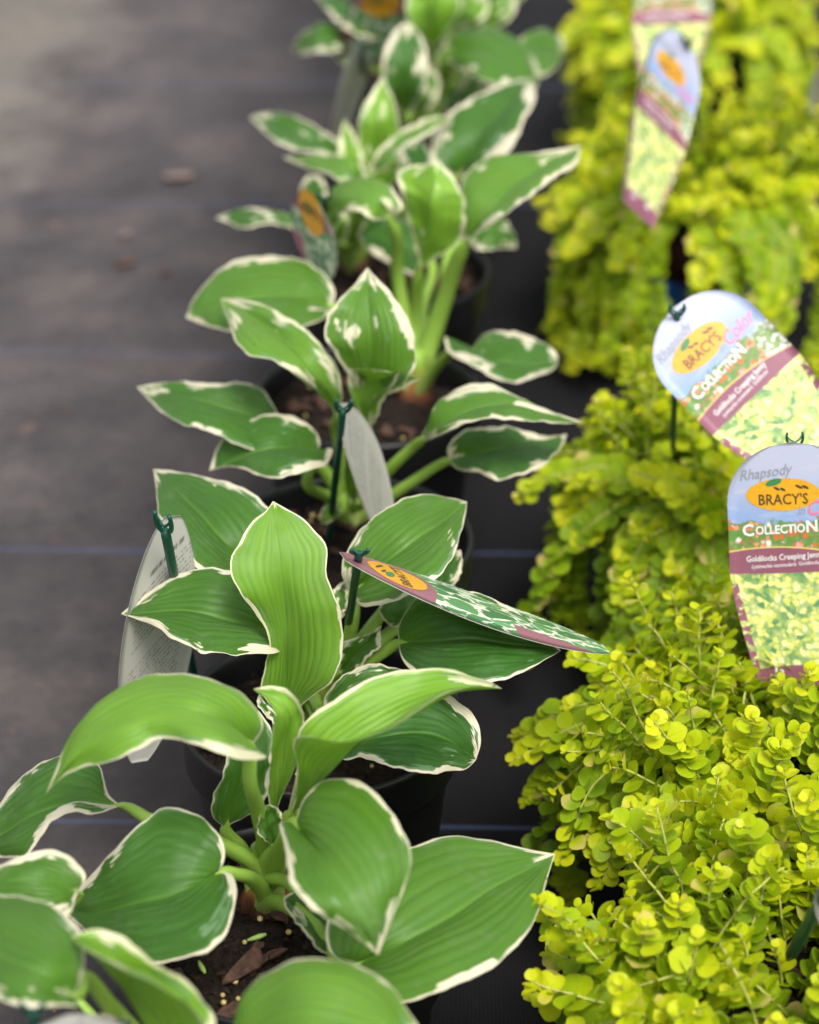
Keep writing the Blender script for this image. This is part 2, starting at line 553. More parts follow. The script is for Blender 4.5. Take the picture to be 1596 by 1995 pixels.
def crumb_mesh(seed, n=420):
    r_ = np.random.default_rng(seed)
    v, f = [], []
    for _ in range(n):
        rr = .066 * math.sqrt(r_.random()); a = r_.random() * 6.283
        c = np.array([rr * math.cos(a), rr * math.sin(a), .1315])
        s = r_.uniform(.001, .0032)
        o = len(v)
        d = r_.normal(size=(4, 3)); d /= np.linalg.norm(d, axis=1)[:, None]
        v += list(c + d * s * [1, 1, .6])
        f += [(o, o+1, o+2), (o, o+2, o+3), (o, o+3, o+1), (o+1, o+3, o+2)]
    m = mesh_from('crumbs', v, f, False)
    m.materials.append(plain('soil_crumb', (.024, .014, .010), .95, .2, .8, 500))
    return m
PELLETS = [debris_mesh(s, 16) for s in (5, 6)]
CRUMBS = [crumb_mesh(s) for s in (7, 8)]

def pot_parts(root, k, chips=15):
    b = new_obj('pot', POT_BODY, root)
    b.rotation_euler.z = k * .7
    new_obj('rim', POT_RIM, b)
    s = new_obj('soil', SOILS[k % 3], root); s.rotation_euler.z = k * 1.3
    c = new_obj('soil_crumbs', CRUMBS[k % 2], root); c.rotation_euler.z = k * .9; tag(c, kind='stuff')
    p = new_obj('fertiliser_pellets', PELLETS[k % 2], root); p.rotation_euler.z = k * 2.1; tag(p, kind='stuff')
    r_ = random.Random(k * 17 + 3)
    for i in range(chips):
        rr, a = .058 * math.sqrt(r_.random()), r_.random() * 6.283
        ch = new_obj('bark_chip', CHIPS[i % 4], root)
        ch.location = (rr * math.cos(a), rr * math.sin(a), .1345)
        ch.scale = (r_.uniform(.5, 1.25),) * 3
        ch.rotation_euler = (r_.uniform(-.3, .3), r_.uniform(-.3, .3), r_.random() * 6.28)

# ------------------------------------------------------------------ hosta leaves
leaf_count = [0]
def hosta_leaf(root, org, crown, spec, hi=True, rich=1.0):
    tone, M, L, Rr, dl, dr = spec[:6]
    opt = spec[6] if len(spec) > 6 else {}
    idx = leaf_count[0]; leaf_count[0] += 1
    r_ = np.random.default_rng(100 + idx)
    NT_, K = (46, 40) if hi else (30, 20)
    x = np.linspace(0, 1, NT_ + 1)
    ts = .45 * x + .55 * (1 - np.cos(math.pi * x)) / 2
    ts[0], ts[-1] = 0.0015, .9985
    m = np.array(M, float)
    zz = m[:, 2].copy()
    mm = spline(np.column_stack([m[:, :2], m[:, 2] * 1500]), 0, ts)   # height counted as length so that arches stay even
    mx, my, mz = mm[:, 0], mm[:, 1], mm[:, 2] / 1500
    e = []
    prof = np.sin(math.pi * np.clip(ts, 0, 1)) ** .7
    # slow ripple and small nicks of the margin
    for side, (pts, dz) in enumerate(((L, dl), (Rr, dr))):
        q = np.array([M[0][:2]] + list(pts) + [M[-1][:2]], float)
        s2 = spline(q, 0, ts)
        ph = r_.uniform(0, 6.28, 3)
        rip = (np.sin(ts * 17 + ph[0]) * .6 + np.sin(ts * 29 + ph[1]) * .5 + np.sin(ts * 53 + ph[2]) * .25) * .0007 * prof
        jit = (np.sin(ts * 41 + ph[1]) + np.sin(ts * 67 + ph[2])) * 1.0 * prof
        dirv = s2 - np.column_stack([mx, my]); ln = np.linalg.norm(dirv, axis=1)[:, None] + 1e-6
        s2 = s2 + dirv / ln * jit[:, None]
        e.append(P(s2[:, 0], s2[:, 1], mz + dz * prof + rip))
    mid = P(mx, my, mz)
    el, er = e
    S = np.linspace(-1, 1, 2 * K + 1)
    base = np.where((S < 0)[None, :, None],
                    mid[:, None, :] + (el - mid)[:, None, :] * np.abs(S)[None, :, None],
                    mid[:, None, :] + (er - mid)[:, None, :] * np.abs(S)[None, :, None])
    gt = np.gradient(base, axis=0); gs = np.gradient(base, axis=1)
    nrm = np.cross(gs, gt)
    nl = np.linalg.norm(nrm, axis=2, keepdims=True)
    nrm = nrm / (nl + 1e-12)
    # one consistent side, facing up on the whole
    if nrm[NT_ // 2, :, 2].mean() < 0: nrm = -nrm
    # smooth the normals a bit along the leaf so the quilting is calm at the ends
    hwl = np.linalg.norm(el - mid, axis=1); hwr = np.linalg.norm(er - mid, axis=1)
    hw = np.where((S < 0)[None, :], hwl[:, None], hwr[:, None])
    sa = np.abs(S)[None, :]
    fade = np.clip(np.minimum(ts, 1 - ts) * 7, 0, 1)[:, None]
    bulge = opt.get('bulge', .16) * hw * (4 * sa * (1 - sa)) * .5 * fade
    nv = opt.get('veins', 8)
    nv = nv - 1 + r_.uniform(-.4, .4)
    vary = .035 * np.sin(S * 5 + r_.uniform(0, 6)) + .02 * np.sin(S * 11 + r_.uniform(0, 6))
    q = np.clip(sa ** .85 + vary[None, :] * sa * (1 - sa) * 4, 0, 2)
    ridge = np.abs(np.sin(math.pi * nv * q)) ** .6
    strength = (.62 + .33 * np.sin(S * 4.0 + r_.uniform(0, 6)) ** 2)[None, :] * (.95 - .55 * ts)[:, None]
    vein = (ridge - .7) * np.minimum(hw * .042, .00095) * np.clip((1 - sa) * 4, 0, 1) * fade * strength
    ridge_amp = opt.get('vein', 1.0)
    tt_, ss_ = np.meshgrid(ts, S, indexing='ij')
    ph = r_.uniform(0, 6.28, 6)
    und = (np.sin(tt_ * 9 + ss_ * 3 + ph[0]) * np.sin(ss_ * 4 + ph[1]) * .0009 + np.sin(tt_ * 15 - ss_ * 5 + ph[2]) * .0004) * fade
    pos = base + nrm * (bulge + vein * ridge_amp + und)[..., None]
    edge = (1 - sa) * hw * 100
    n_r, n_c = pos.shape[:2]
    me = mesh_from('hosta_leaf', (pos.reshape(-1, 3) - org), grid_faces(n_r, n_c))
    at = me.attributes.new('edge', 'FLOAT', 'POINT')
    at.data.foreach_set('value', edge.reshape(-1).astype(np.float32))
    at = me.attributes.new('groove', 'FLOAT', 'POINT')
    gr = np.clip(1 - ridge * 1.35, 0, 1) * np.clip((1 - sa) * 4, 0, 1) * fade * (strength / .8)
    at.data.foreach_set('value', np.broadcast_to(gr, tt_.shape).reshape(-1).astype(np.float32))
    uvl = me.uv_layers.new(name='UVMap')
    vi = np.empty(len(me.loops), np.int32); me.loops.foreach_get('vertex_index', vi)
    uvs = np.column_stack([ss_.reshape(-1) * .5 + .5, tt_.reshape(-1)])[vi]
    uvl.data.foreach_set('uv', uvs.reshape(-1).astype(np.float32))
    o = new_obj('leaf', me, root, M_HOSTA)
    o['tone'] = float(tone); o['seed'] = float(idx * 3.17 + opt.get('seed', 0)); o['cream'] = float(opt.get('cream', 1.0)) * rich
    # stalk, grooved above, from the crown into the blade
    pet = opt.get('pet')
    cr = np.array(crown) + np.array([r_.normal() * .003, r_.normal() * .003, 0])
    cr[2] = .128
    if pet:
        ctrl = [cr] + [P(*p) for p in pet[::-1]] + [mid[0]]
    else:
        a, b = cr, mid[0]
        c1 = a + (b - a) * .45 + np.array([0, 0, .012 + .1 * max(0, .03 - abs(b[2] - a[2]))])
        ctrl = [a, c1, b]
    ctrl += [mid[3] - np.array([0, 0, .0006]), mid[7] - np.array([0, 0, .0010])]
    path = spline(ctrl, 26)
    along = np.linspace(0, 1, 26)
    r0 = opt.get('r', .0040)
    rad = r0 * (1.15 - .45 * along) * np.where(along > .86, np.clip((1 - along) / .14, 0.12, 1), 1)
    v, f = tube(path, rad, 10, True, .30)
    pm = mesh_from('stalk', np.array(v) - org, f)
    aa = pm.attributes.new('along', 'FLOAT', 'POINT')
    aa.data.foreach_set('value', np.repeat(along, 10).astype(np.float32))
    new_obj('stalk', pm, o, M_STALK)
    return o

def crown_mesh(seed, s=1.0):
    r_ = np.random.default_rng(seed)
    prof = [(.0125, -.004), (.0120, .004), (.0085, .012), (.0080, .018), (.0085, .026), (.0070, .034), (.002, .036)]
    v, n = [], 18
    for i, (rr, z) in enumerate(prof):
        for j in range(n):
            a = 2 * math.pi * j / n
            q = rr * s * (1 + .16 * math.sin(4 * a + seed + i * .5) + r_.normal() * .04)
            v.append((q * math.cos(a), q * math.sin(a), .128 + z * s))
    f = grid_faces(len(prof), n, wrap=True)
    f.append(tuple(range((len(prof) - 1) * n, len(prof) * n)))
    return mesh_from('crown', v, f)

def mat_crown():
    k = NT('hosta_crown')
    g = k.n('TexCoord')
    x, y, z = k.sep(g.outputs['Object'])
    nz = k.noise(g.outputs['Object'], 140, 4)
    h = k.math('ADD', z, k.math('MULTIPLY', k.math('SUBTRACT', nz, .5), .016))
    c = k.ramp(k.step(h, .130, .158), [(0, (.07, .025, .012)), (.3, (.22, .085, .02)), (.6, (.30, .23, .05)), (1, (.20, .34, .04))])
    return k.done(k.princ(c, .5, .4, k.bump(nz, .3, .001)))
M_CR = mat_crown()

def hosta(rim_px, crown_px, label, leaves, k, hi=True, group='potted hostas in a row'):
    c = P(rim_px[0], rim_px[1], RIM_Z)
    org = np.array([c[0], c[1], 0.0])
    root = empty('potted_hosta', tuple(org), label, 'potted plant', group)
    pot_parts(root, k)
    cr = P(crown_px[0], crown_px[1], .132)
    co = new_obj('crown', crown_mesh(k), root, M_CR)
    co.location = (cr[0] - org[0], cr[1] - org[1], 0)
    for sp in leaves:
        hosta_leaf(root, org, cr, sp, hi, 1.55 if k >= 3 else 1.0)   # the plants farther back are more broadly edged
    return root, org

# each leaf: tone (0 mature, 1 young), midrib (x, y, height) base to tip, the two margins (x, y), how far each margin stands above the midrib, options
H0 = [
 (.25, [(145,1941,.245),(60,1890,.26),(-40,1850,.25),(-150,1830,.23)],
  [(160,1905),(163,1850),(150,1806),(120,1776),(83,1753),(38,1742),(-30,1745),(-100,1780)],
  [(152,1957),(113,1962),(56,1965),(0,1947),(-60,1920),(-110,1870)], -.004, -.004, {'pet': [(165,1905,.235),(215,1960,.21),(290,2040,.17)]}),
 (.92, [(350,2100,.20),(290,2010,.22),(245,1935,.235),(205,1885,.25),(138,1826,.262)],
  [(405,2020),(376,1964),(338,1941),(301,1915),(248,1892),(195,1866)],
  [(420,1990),(393,1950),(357,1907),(310,1878),(274,1847),(225,1818),(180,1812)], .03, .016, {'r': .005, 'cream': .5}),
 (.55, [(810,2075,.225),(710,2000,.245),(600,1975,.25),(520,2000,.235),(440,2080,.21)],
  [(822,2030),(790,1965),(751,1912),(716,1886),(672,1868),(628,1862),(575,1868),(523,1899),(479,1938),(455,2000)],
  [(780,2130),(650,2140),(520,2130)], -.008, -.012, {'cream': .8}),
 (.2, [(150,1735,.215),(60,1715,.225),(-60,1730,.215),(-150,1790,.19)],
  [(168,1710),(150,1682),(124,1661),(86,1656),(45,1667),(0,1682),(-80,1710)],
  [(130,1790),(60,1795),(-40,1790)], .004, -.012, {'pet': [(112,1800,.19),(110,1880,.17),(200,2000,.15)], 'r': .0022}),
 (.15, [(170,2050,.20),(215,2010,.21),(240,1985,.205),(262,2010,.19)], [(160,2000),(190,1975),(225,1972)], [(215,2050),(240,2040)], .0, -.006),
]
H1 = [
 (.72, [(488,1455,.250),(400,1390,.285),(300,1380,.285),(200,1420,.275),(130,1490,.256),(89,1547,.240)],
  [(512,1415),(480,1362),(420,1325),(340,1309),(260,1325),(190,1372),(140,1432),(107,1508)],
  [(519,1475),(470,1481),(395,1456),(312,1438),(263,1460),(226,1481),(180,1490),(132,1507)], -.006, -.004,
  {'pet': [(486,1500,.238),(503,1580,.20),(518,1670,.16)], 'cream': .6, 'bulge': .14}),
 (.12, [(235,1569,.195),(150,1565,.203),(70,1590,.195),(0,1625,.178),(-60,1660,.162)],
  [(215,1552),(190,1490),(120,1469),(60,1498),(28,1530),(-10,1580)],
  [(190,1583),(140,1582),(110,1600),(80,1635),(50,1665),(0,1670)], .0, .002,
  {'pet': [(290,1597,.195),(365,1620,.188),(440,1650,.175),(504,1693,.155)], 'bulge': .25}),
 (.08, [(425,1700,.198),(350,1735,.200),(270,1760,.192),(190,1778,.176),(122,1772,.162)],
  [(436,1680),(437,1650),(415,1612),(365,1578),(325,1571),(285,1596),(225,1655),(162,1722)],
  [(450,1703),(461,1735),(455,1776),(440,1817),(406,1853),(376,1861),(310,1876),(240,1858),(170,1815)], .022, .004,
  {'pet': [(460,1702,.19),(500,1720,.165)], 'cream': .7}),
 (.30, [(575,1605,.215),(620,1660,.244),(670,1730,.250),(712,1800,.238),(737,1861,.222)],
  [(550,1600),(556,1655),(570,1728),(610,1772),(685,1820)],
  [(590,1560),(628,1526),(672,1519),(716,1531),(760,1575),(795,1636),(801,1678),(788,1722),(762,1790)], -.004, .004,
  {'pet': [(552,1640,.19),(536,1700,.155)]}),
 (.30, [(690,1880,.168),(780,1840,.180),(880,1785,.184),(980,1720,.180),(1082,1664,.172)],
  [(640,1850),(636,1800),(680,1740),(740,1680),(797,1650),(865,1629),(930,1635),(1010,1651)],
  [(700,1930),(740,1955),(800,1948),(882,1921),(944,1899),(1000,1853),(1045,1785),(1070,1700)], .008, .003,
  {'pet': [(610,1800,.172)], 'cream': .9}),
 (.1, [(575,1735,.165),(600,1780,.172),(635,1830,.17),(665,1850,.165)],
  [(553,1748),(570,1788),(597,1825),(640,1855)], [(605,1730),(650,1770),(675,1820)], .004, .0, {'veins': 5}),
 (.92, [(553,1608,.180),(600,1552,.212),(648,1502,.234),(700,1450,.246),(762,1413,.252),(830,1374,.256),(900,1348,.254),(979,1342,.246)],
  [(566,1590),(583,1500),(577,1436),(600,1435),(663,1445),(716,1437),(773,1411),(821,1377),(865,1351),(913,1340)],
  [(562,1575),(578,1500),(589,1412),(619,1386),(663,1355),(707,1329),(751,1311),(803,1305),(865,1302),(917,1316),(961,1331)], .036, .016,
  {'pet': [(540,1665,.155)], 'r': .0055, 'cream': .8, 'bulge': .05}),
 (.95, [(533,1602,.180),(548,1520,.212),(558,1450,.238),(560,1390,.258),(494,1342,.268)],
  [(522,1560),(528,1500),(531,1440),(530,1385),(512,1358)],
  [(546,1562),(570,1510),(585,1455),(592,1397),(585,1370),(552,1340)], .008, .010, {'r': .0055, 'cream': .2, 'veins': 5}),
 (.05, [(440,1612,.175),(460,1545,.195),(485,1465,.215),(505,1385,.225)],
  [(415,1592),(415,1555),(432,1515),(440,1480),(470,1420)], [(470,1595),(510,1570),(530,1500),(530,1430)], .004, -.004, {'cream': .15}),
 (.2, [(532,1648,.178),(525,1615,.19),(527,1567,.205)], [(506,1625),(503,1595),(512,1572)], [(546,1632),(549,1600),(541,1575)], .004, .004, {'veins': 3, 'cream': .1}),
]
H2 = [
 (.68, [(558,1387,.170),(559,1300,.200),(558,1210,.230),(549,1110,.258),(541,1040,.272),(532,976,.280)],
  [(530,1376),(509,1341),(519,1295),(525,1254),(514,1218),(493,1190),(468,1153),(448,1110),(453,1082),(470,1050),(493,1015),(521,992)],
  [(585,1375),(614,1353),(647,1328),(662,1297),(667,1243),(662,1193),(650,1156),(635,1106),(639,1068),(615,1037),(587,1007),(556,990)], .006, .006,
  {'cream': .3, 'r': .0045, 'bulge': .12}),
 (.14, [(540,1232,.200),(500,1221,.215),(430,1203,.225),(350,1193,.225),(236,1196,.215)],
  [(530,1165),(500,1125),(446,1109),(406,1106),(374,1112),(337,1124),(299,1146)],
  [(545,1270),(518,1273),(487,1269),(462,1275),(421,1270),(399,1277),(374,1262),(337,1247),(310,1226),(274,1209)], .008, .003, {'cream': .7}),
 (.12, [(500,1110,.200),(440,1060,.220),(380,990,.226),(299,914,.212)],
  [(540,1060),(530,1000),(499,965),(468,946),(431,935),(380,924),(343,919)],
  [(460,1130),(410,1125),(380,1105),(354,1068),(330,1030),(310,1003),(305,955)], .004, .006, {'cream': .85}),
 (.28, [(688,1152,.200),(750,1100,.225),(830,1040,.236),(910,978,.226)],
  [(665,1120),(667,1091),(683,1062),(708,1029),(745,996),(787,971),(828,961),(869,966)],
  [(700,1178),(730,1181),(758,1174),(803,1157),(845,1135),(880,1090),(898,1037),(907,1004)], .004, .004,
  {'pet': [(690,1185,.195),(678,1250,.175)], 'cream': .9}),
 (.0, [(778,1252,.198),(870,1248,.218),(980,1252,.222),(1093,1268,.214)],
  [(775,1225),(787,1195),(812,1165),(860,1152),(940,1160),(1010,1190),(1060,1231)],
  [(780,1275),(795,1300),(830,1325),(890,1335),(944,1331),(1014,1314),(1060,1287)], .006, .004, {'pet': [(737,1277,.19)], 'cream': .45}),
 (.0, [(660,1450,.178),(740,1438,.198),(830,1428,.198),(928,1480,.176)],
  [(680,1400),(760,1350),(830,1335),(880,1357),(922,1395),(936,1435)],
  [(668,1478),(698,1474),(742,1489),(795,1502),(839,1509),(882,1500),(912,1496)], .006, .0, {'cream': .8}),
 (.08, [(640,1385,.172),(690,1340,.19),(770,1318,.195),(850,1330,.185)],
  [(630,1370),(645,1340),(690,1303),(730,1292),(765,1300),(810,1312)], [(680,1395),(740,1380),(800,1355)], .004, -.002),
 (.12, [(660,1312,.170),(690,1280,.185),(720,1247,.196),(744,1218,.20)],
  [(655,1275),(669,1253),(704,1239),(730,1228)], [(671,1318),(716,1286),(741,1260),(739,1238)], .004, .004, {'veins': 6}),
 (.15, [(850,1165,.185),(805,1188,.19),(764,1222,.18)], [(820,1150),(770,1165),(738,1182),(748,1208)], [(845,1190),(815,1212),(785,1222)], .0, .0, {'veins': 6}),
 (.1, [(820,1150,.19),(865,1125,.195),(898,1072,.195)], [(830,1120),(860,1090),(885,1074)], [(850,1160),(893,1130),(901,1100)], .0, .0, {'veins': 5}),
 (.1, [(600,1420,.165),(560,1400,.175),(505,1352,.185)], [(565,1380),(530,1360)], [(570,1425),(525,1400),(500,1370)], .0, .0, {'veins': 5, 'cream': 1.5}),
 (.12, [(660,1210,.185),(662,1170,.195),(676,1128,.20)], [(645,1185),(650,1150)], [(680,1180),(682,1150)], .002, .002, {'veins': 4, 'cream': 1.6}),
]
H3 = [
 (.55, [(655,830,.200),(648,775,.235),(600,710,.262),(530,640,.266),(430,581,.250)],
  [(648,800),(617,760),(588,740),(532,701),(481,690),(461,667),(445,625)],
  [(664,790),(664,745),(650,704),(625,673),(602,645),(574,625),(532,602),(490,587)], .004, .006, {'cream': .8, 'r': .0045}),
 (.12, [(545,850,.200),(480,810,.220),(390,780,.226),(267,754,.212)],
  [(547,825),(534,795),(518,771),(495,752),(461,743),(419,745),(371,743),(320,746)],
  [(520,880),(470,868),(430,850),(391,836),(363,828),(329,811),(301,791),(281,769)], .002, .002, {'cream': 1.1}),
 (.10, [(618,882,.200),(560,872,.216),(490,885,.216),(408,917,.200)],
  [(625,862),(612,838),(583,817),(546,807),(504,812),(470,828),(442,845),(422,867),(416,893)],
  [(648,876),(642,898),(602,915),(574,924),(532,931),(504,926),(461,912),(433,911)], .006, .006, {'pet': [(600,925,.19),(643,970,.16)], 'cream': 1.2}),
 (.34, [(716,800,.215),(724,735,.245),(722,660,.275),(718,590,.292),(716,521,.300)],
  [(692,765),(676,726),(653,690),(633,655),(639,617),(655,591),(685,560)],
  [(742,770),(788,745),(808,715),(808,672),(801,634),(782,600),(757,565),(730,537)], .006, .006, {'cream': 1.25, 'r': .0045}),
 (.9, [(714,850,.195),(722,790,.225),(752,748,.245),(818,738,.25)],
  [(697,800),(678,745),(680,724),(710,718),(748,726),(786,724)],
  [(733,815),(748,778),(786,757),(806,746)], .018, -.004, {'cream': .6, 'r': .0052}),
 (.3, [(815,862,.205),(850,832,.228),(920,800,.240),(1000,792,.242),(1060,808,.238),(1135,822,.230)],
  [(835,820),(846,788),(880,762),(917,749),(955,751),(992,766),(1041,785),(1094,807)],
  [(833,857),(880,838),(921,823),(955,814),(1004,816),(1049,823),(1086,827)], .002, .012, {'pet': [(763,909,.18)], 'cream': 1.0}),
 (.05, [(876,897,.190),(940,878,.206),(1020,868,.206),(1105,845,.196)],
  [(872,880),(883,856),(906,837),(955,832),(992,832),(1030,841),(1068,849)],
  [(880,905),(898,916),(936,920),(962,934),(1004,926),(1056,912),(1079,890),(1098,864)], .006, .002, {'pet': [(800,940,.17)], 'cream': 1.0}),
 (.95, [(690,985,.165),(684,930,.19),(668,862,.215)], [(676,960),(672,905)], [(700,955),(690,900)], .003, .003, {'veins': 3, 'cream': .2}),
 (.95, [(704,985,.165),(713,930,.19),(722,872,.21)], [(694,955),(702,900)], [(718,955),(726,905)], .003, .003, {'veins': 3, 'cream': .2}),
 (.8, [(665,1000,.155),(640,985,.165),(625,1020,.155)], [(650,980),(630,990)], [(655,1010),(640,1020)], .0, .0, {'veins': 3, 'cream': .2}),
]
H4 = [
 (.30, [(647,597,.220),(560,575,.236),(460,590,.236),(363,619,.220)],
  [(653,570),(631,532),(602,511),(560,499),(518,498),(476,504),(442,518),(408,546),(385,568)],
  [(642,612),(625,624),(611,630),(570,642),(500,650),(447,645),(410,637)], .006, .0, {'cream': 1.3}),
 (.45, [(905,480,.245),(945,420,.272),(1010,360,.285),(1131,284,.285)],
  [(893,440),(895,390),(900,352),(922,324),(964,305),(1011,301),(1081,291)],
  [(930,455),(983,418),(1030,385),(1081,348),(1124,318)], .004, .010, {'pet': [(860,600,.19),(830,690,.155)], 'r': .0062, 'cream': 1.0}),
 (1.0, [(818,527,.215),(830,460,.245),(842,390,.275),(850,317,.292)],
  [(812,490),(795,423),(781,376),(776,338),(800,324),(825,320)],
  [(842,508),(879,484),(903,451),(909,409),(893,362),(872,330)], .004, .004, {'pet': [(808,640,.165)], 'r': .005, 'cream': .8}),
 (.55, [(757,425,.265),(720,385,.280),(670,385,.272),(640,425,.250),(632,490,.215)],
  [(785,405),(771,376),(743,352),(701,345),(663,357),(640,380),(628,425)],
  [(735,427),(700,413),(668,418),(652,445),(645,490)], -.002, .0, {'pet': [(775,540,.21),(798,690,.155)], 'r': .0048, 'cream': .9}),
 (.12, [(912,690,.196),(960,704,.200),(1020,710,.198),(1087,705,.192)],
  [(925,672),(951,649),(985,646),(1030,653),(1064,668),(1084,690)],
  [(895,672),(866,656),(872,680),(925,715),(974,740),(1011,746),(1049,733),(1080,718)], .004, .006, {'pet': [(862,700,.17)], 'cream': 1.4}),
 (.05, [(822,500,.178),(770,470,.190),(697,455,.182)], [(815,440),(770,425),(715,435)], [(810,535),(760,512),(715,485)], .0, .0, {'cream': 1.2}),
 (.2, [(915,470,.185),(960,460,.19),(1006,484,.170)], [(940,440),(985,425),(1000,452)], [(930,488),(965,484)], .0, .0, {'cream': 1.5}),
]
H5 = [
 (.08, [(890,345,.215),(930,275,.240),(980,212,.256),(1033,154,.256)],
  [(852,325),(842,275),(875,221),(926,188),(988,160)], [(950,338),(983,310),(1002,282),(1020,235),(1044,188)], .004, .004, {'cream': 1.3}),
 (.9, [(740,400,.190),(735,300,.230),(736,220,.262),(745,150,.276)], [(715,340),(698,262),(705,215),(730,172)], [(775,340),(780,252),(767,195)], .004, .004, {'cream': .8}),
 (.1, [(672,312,.200),(620,280,.220),(550,250,.226),(487,228,.216)], [(667,287),(635,259),(588,230),(532,219)], [(660,322),(626,302),(574,292),(522,264)], .003, .003, {'cream': 1.3}),
 (.5, [(706,372,.235),(682,327,.256),(620,315,.25),(552,306,.230)], [(717,350),(692,318),(644,299),(597,302)], [(690,378),(660,352),(625,336),(588,323)], .0, .0, {'cream': 1.0}),
 (.5, [(715,342,.230),(765,287,.25),(822,248,.256),(885,228,.25)], [(738,292),(790,250),(842,228)], [(735,335),(787,292),(838,258)], .004, .008, {'cream': 1.0}),
 (.1, [(588,452,.200),(530,426,.214),(420,425,.200)], [(574,428),(520,407),(468,408)], [(572,446),(530,438),(468,441)], .0, .0, {'cream': 1.6}),
 (.08, [(640,422,.195),(607,385,.21),(600,342,.215)], [(588,400),(586,362)], [(640,392),(630,350)], .0, .0, {'cream': .9}),
 (.9, [(690,410,.190),(682,325,.225),(672,232,.25)], [(668,360),(659,290)], [(705,360),(703,290)], .003, .003, {'veins': 4, 'cream': .4}),
 (.0, [(800,420,.175),(812,335,.20),(803,258,.21)], [(785,380),(776,310)], [(835,390),(846,310)], .0, .0, {'cream': .6}),
 (.7, [(660,480,.17),(650,440,.20),(655,390,.21)], [(640,460),(632,420)], [(676,460),(672,415)], .0, .0, {'veins': 4, 'cream': .6}),
]
H6 = [
 (.06, [(785,228,.195),(785,160,.232),(788,100,.255),(790,44,.268)], [(755,195),(745,142),(752,90),(772,58)], [(815,195),(833,143),(829,92),(812,58)], .004, .004, {'cream': 1.4}),
 (.9, [(845,98,.215),(845,40,.25),(848,-45,.285)], [(808,62),(791,15),(802,-22)], [(872,62),(897,10),(890,-22)], .004, .004, {'cream': .2}),
 (.25, [(865,112,.225),(930,98,.245),(990,125,.245),(1040,178,.225)], [(868,80),(917,60),(964,54),(1006,74),(1036,108),(1050,150)], [(890,132),(940,156),(990,176),(1025,184)], -.004, -.004, {'cream': 1.3}),
 (.25, [(1008,80,.235),(1050,92,.222),(1097,98,.21)], [(1030,63),(1075,60),(1098,76)], [(1028,132),(1060,148),(1087,128)], .0, .0, {'cream': 1.2}),
 (.15, [(692,75,.215),(630,78,.225),(569,95,.20)], [(660,50),(620,47),(588,68)], [(660,98),(610,105),(583,105)], .0, .0, {'cream': 1.3}),
 (.1, [(757,76,.215),(690,30,.238),(612,-12,.23)], [(722,38),(682,8),(642,-16)], [(722,78),(672,52),(635,20)], .0, .002, {'cream': 1.4}),
 (.3, [(890,62,.21),(930,42,.225),(982,40,.21)], [(900,40),(940,18),(970,22)], [(910,70),(950,60)], .0, .0, {'cream': 1.2}),
 (.1, [(860,220,.18),(905,190,.19),(950,200,.18)], [(880,180),(920,172)], [(880,225),(920,215)], .0, .0, {'cream': 1.0}),
]
H6 += [
 (.75, [(880,60,.21),(905,20,.24),(950,-10,.25)], [(875,30),(905,-5)], [(905,55),(950,25)], .0, .0, {'cream': 1.3}),
 (.85, [(870,170,.19),(868,130,.22),(872,85,.24)], [(853,145),(850,110)], [(888,145),(890,110)], .003, .003, {'cream': .9, 'veins': 4}),
 (.2, [(720,130,.19),(690,105,.205),(650,110,.20)], [(700,95),(670,92)], [(700,130),(670,126)], .0, .0, {'cream': 1.6}),
 (.3, [(930,215,.18),(960,225,.19),(990,215,.185)], [(945,200),(975,200)], [(945,240),(975,238)], .0, .0, {'cream': 1.6}),
]
H6 += [
 (.3, [(800,230,.17),(830,190,.20),(845,130,.215)], [(800,195),(820,150)], [(835,215),(858,165)], .002, .002, {'cream': 1.2}),
 (.35, [(880,215,.17),(915,170,.195),(960,140,.20)], [(885,180),(920,140)], [(915,205),(955,170)], .002, .002, {'cream': 1.2}),
 (.15, [(820,260,.17),(850,245,.18),(885,262,.17)], [(835,235),(865,235)], [(845,270),(870,275)], .0, .0, {'cream': 1.2}),
 (.6, [(935,60,.21),(975,20,.235),(1005,-15,.24)], [(935,25),(970,-10)], [(965,55),(1005,20)], .0, .0, {'cream': 1.2}),
]
H7 = [
 (.5, [(960,20,.20),(1000,-20,.23),(1040,-60,.24)], [(950,-10),(985,-50)], [(985,20),(1030,-20)], .0, .0),
 (.2, [(905,10,.20),(870,-30,.23),(840,-80,.24)], [(880,10),(845,-30)], [(915,-20),(880,-70)], .0, .0),
 (.2, [(930,30,.19),(950,5,.20),(935,-30,.22)], [(915,10),(905,-15)], [(960,15),(960,-20)], .0, .0, {'cream': 1.3}),
]

pots = [
 ((505, 2250), (480, 2200), 'white edged hosta nearest the camera, its pot cut off by the bottom edge', H0, True),
 ((568, 1790), (522, 1752), 'large foreground hosta with orange brown crown base in a black pot', H1, True),
 ((625, 1384), (610, 1395), 'hosta with the tall upright leaf beside the purple bordered plant tag', H2, True),
 ((679, 1045), (692, 1000), 'hosta in the middle of the row, behind the stake with a bare grey tag', H3, True),
 ((718, 765), (808, 765), 'hosta with a pale young leaf and a thick stalk reaching to the yellow plants', H4, True),
 ((757, 520), (690, 515), 'blurred hosta behind the small purple and orange oval tag', H5, False),
 ((800, 310), (858, 215), 'blurred hosta near the top edge with a bright lime leaf', H6, False),
 ((835, 130), (930, 60), 'farthest hosta, only leaf bits showing at the top edge', H7, False),
]
HOSTAS = [hosta(rp, cp, lab, lv, i, hi) for i, (rp, cp, lab, lv, hi) in enumerate(pots)]

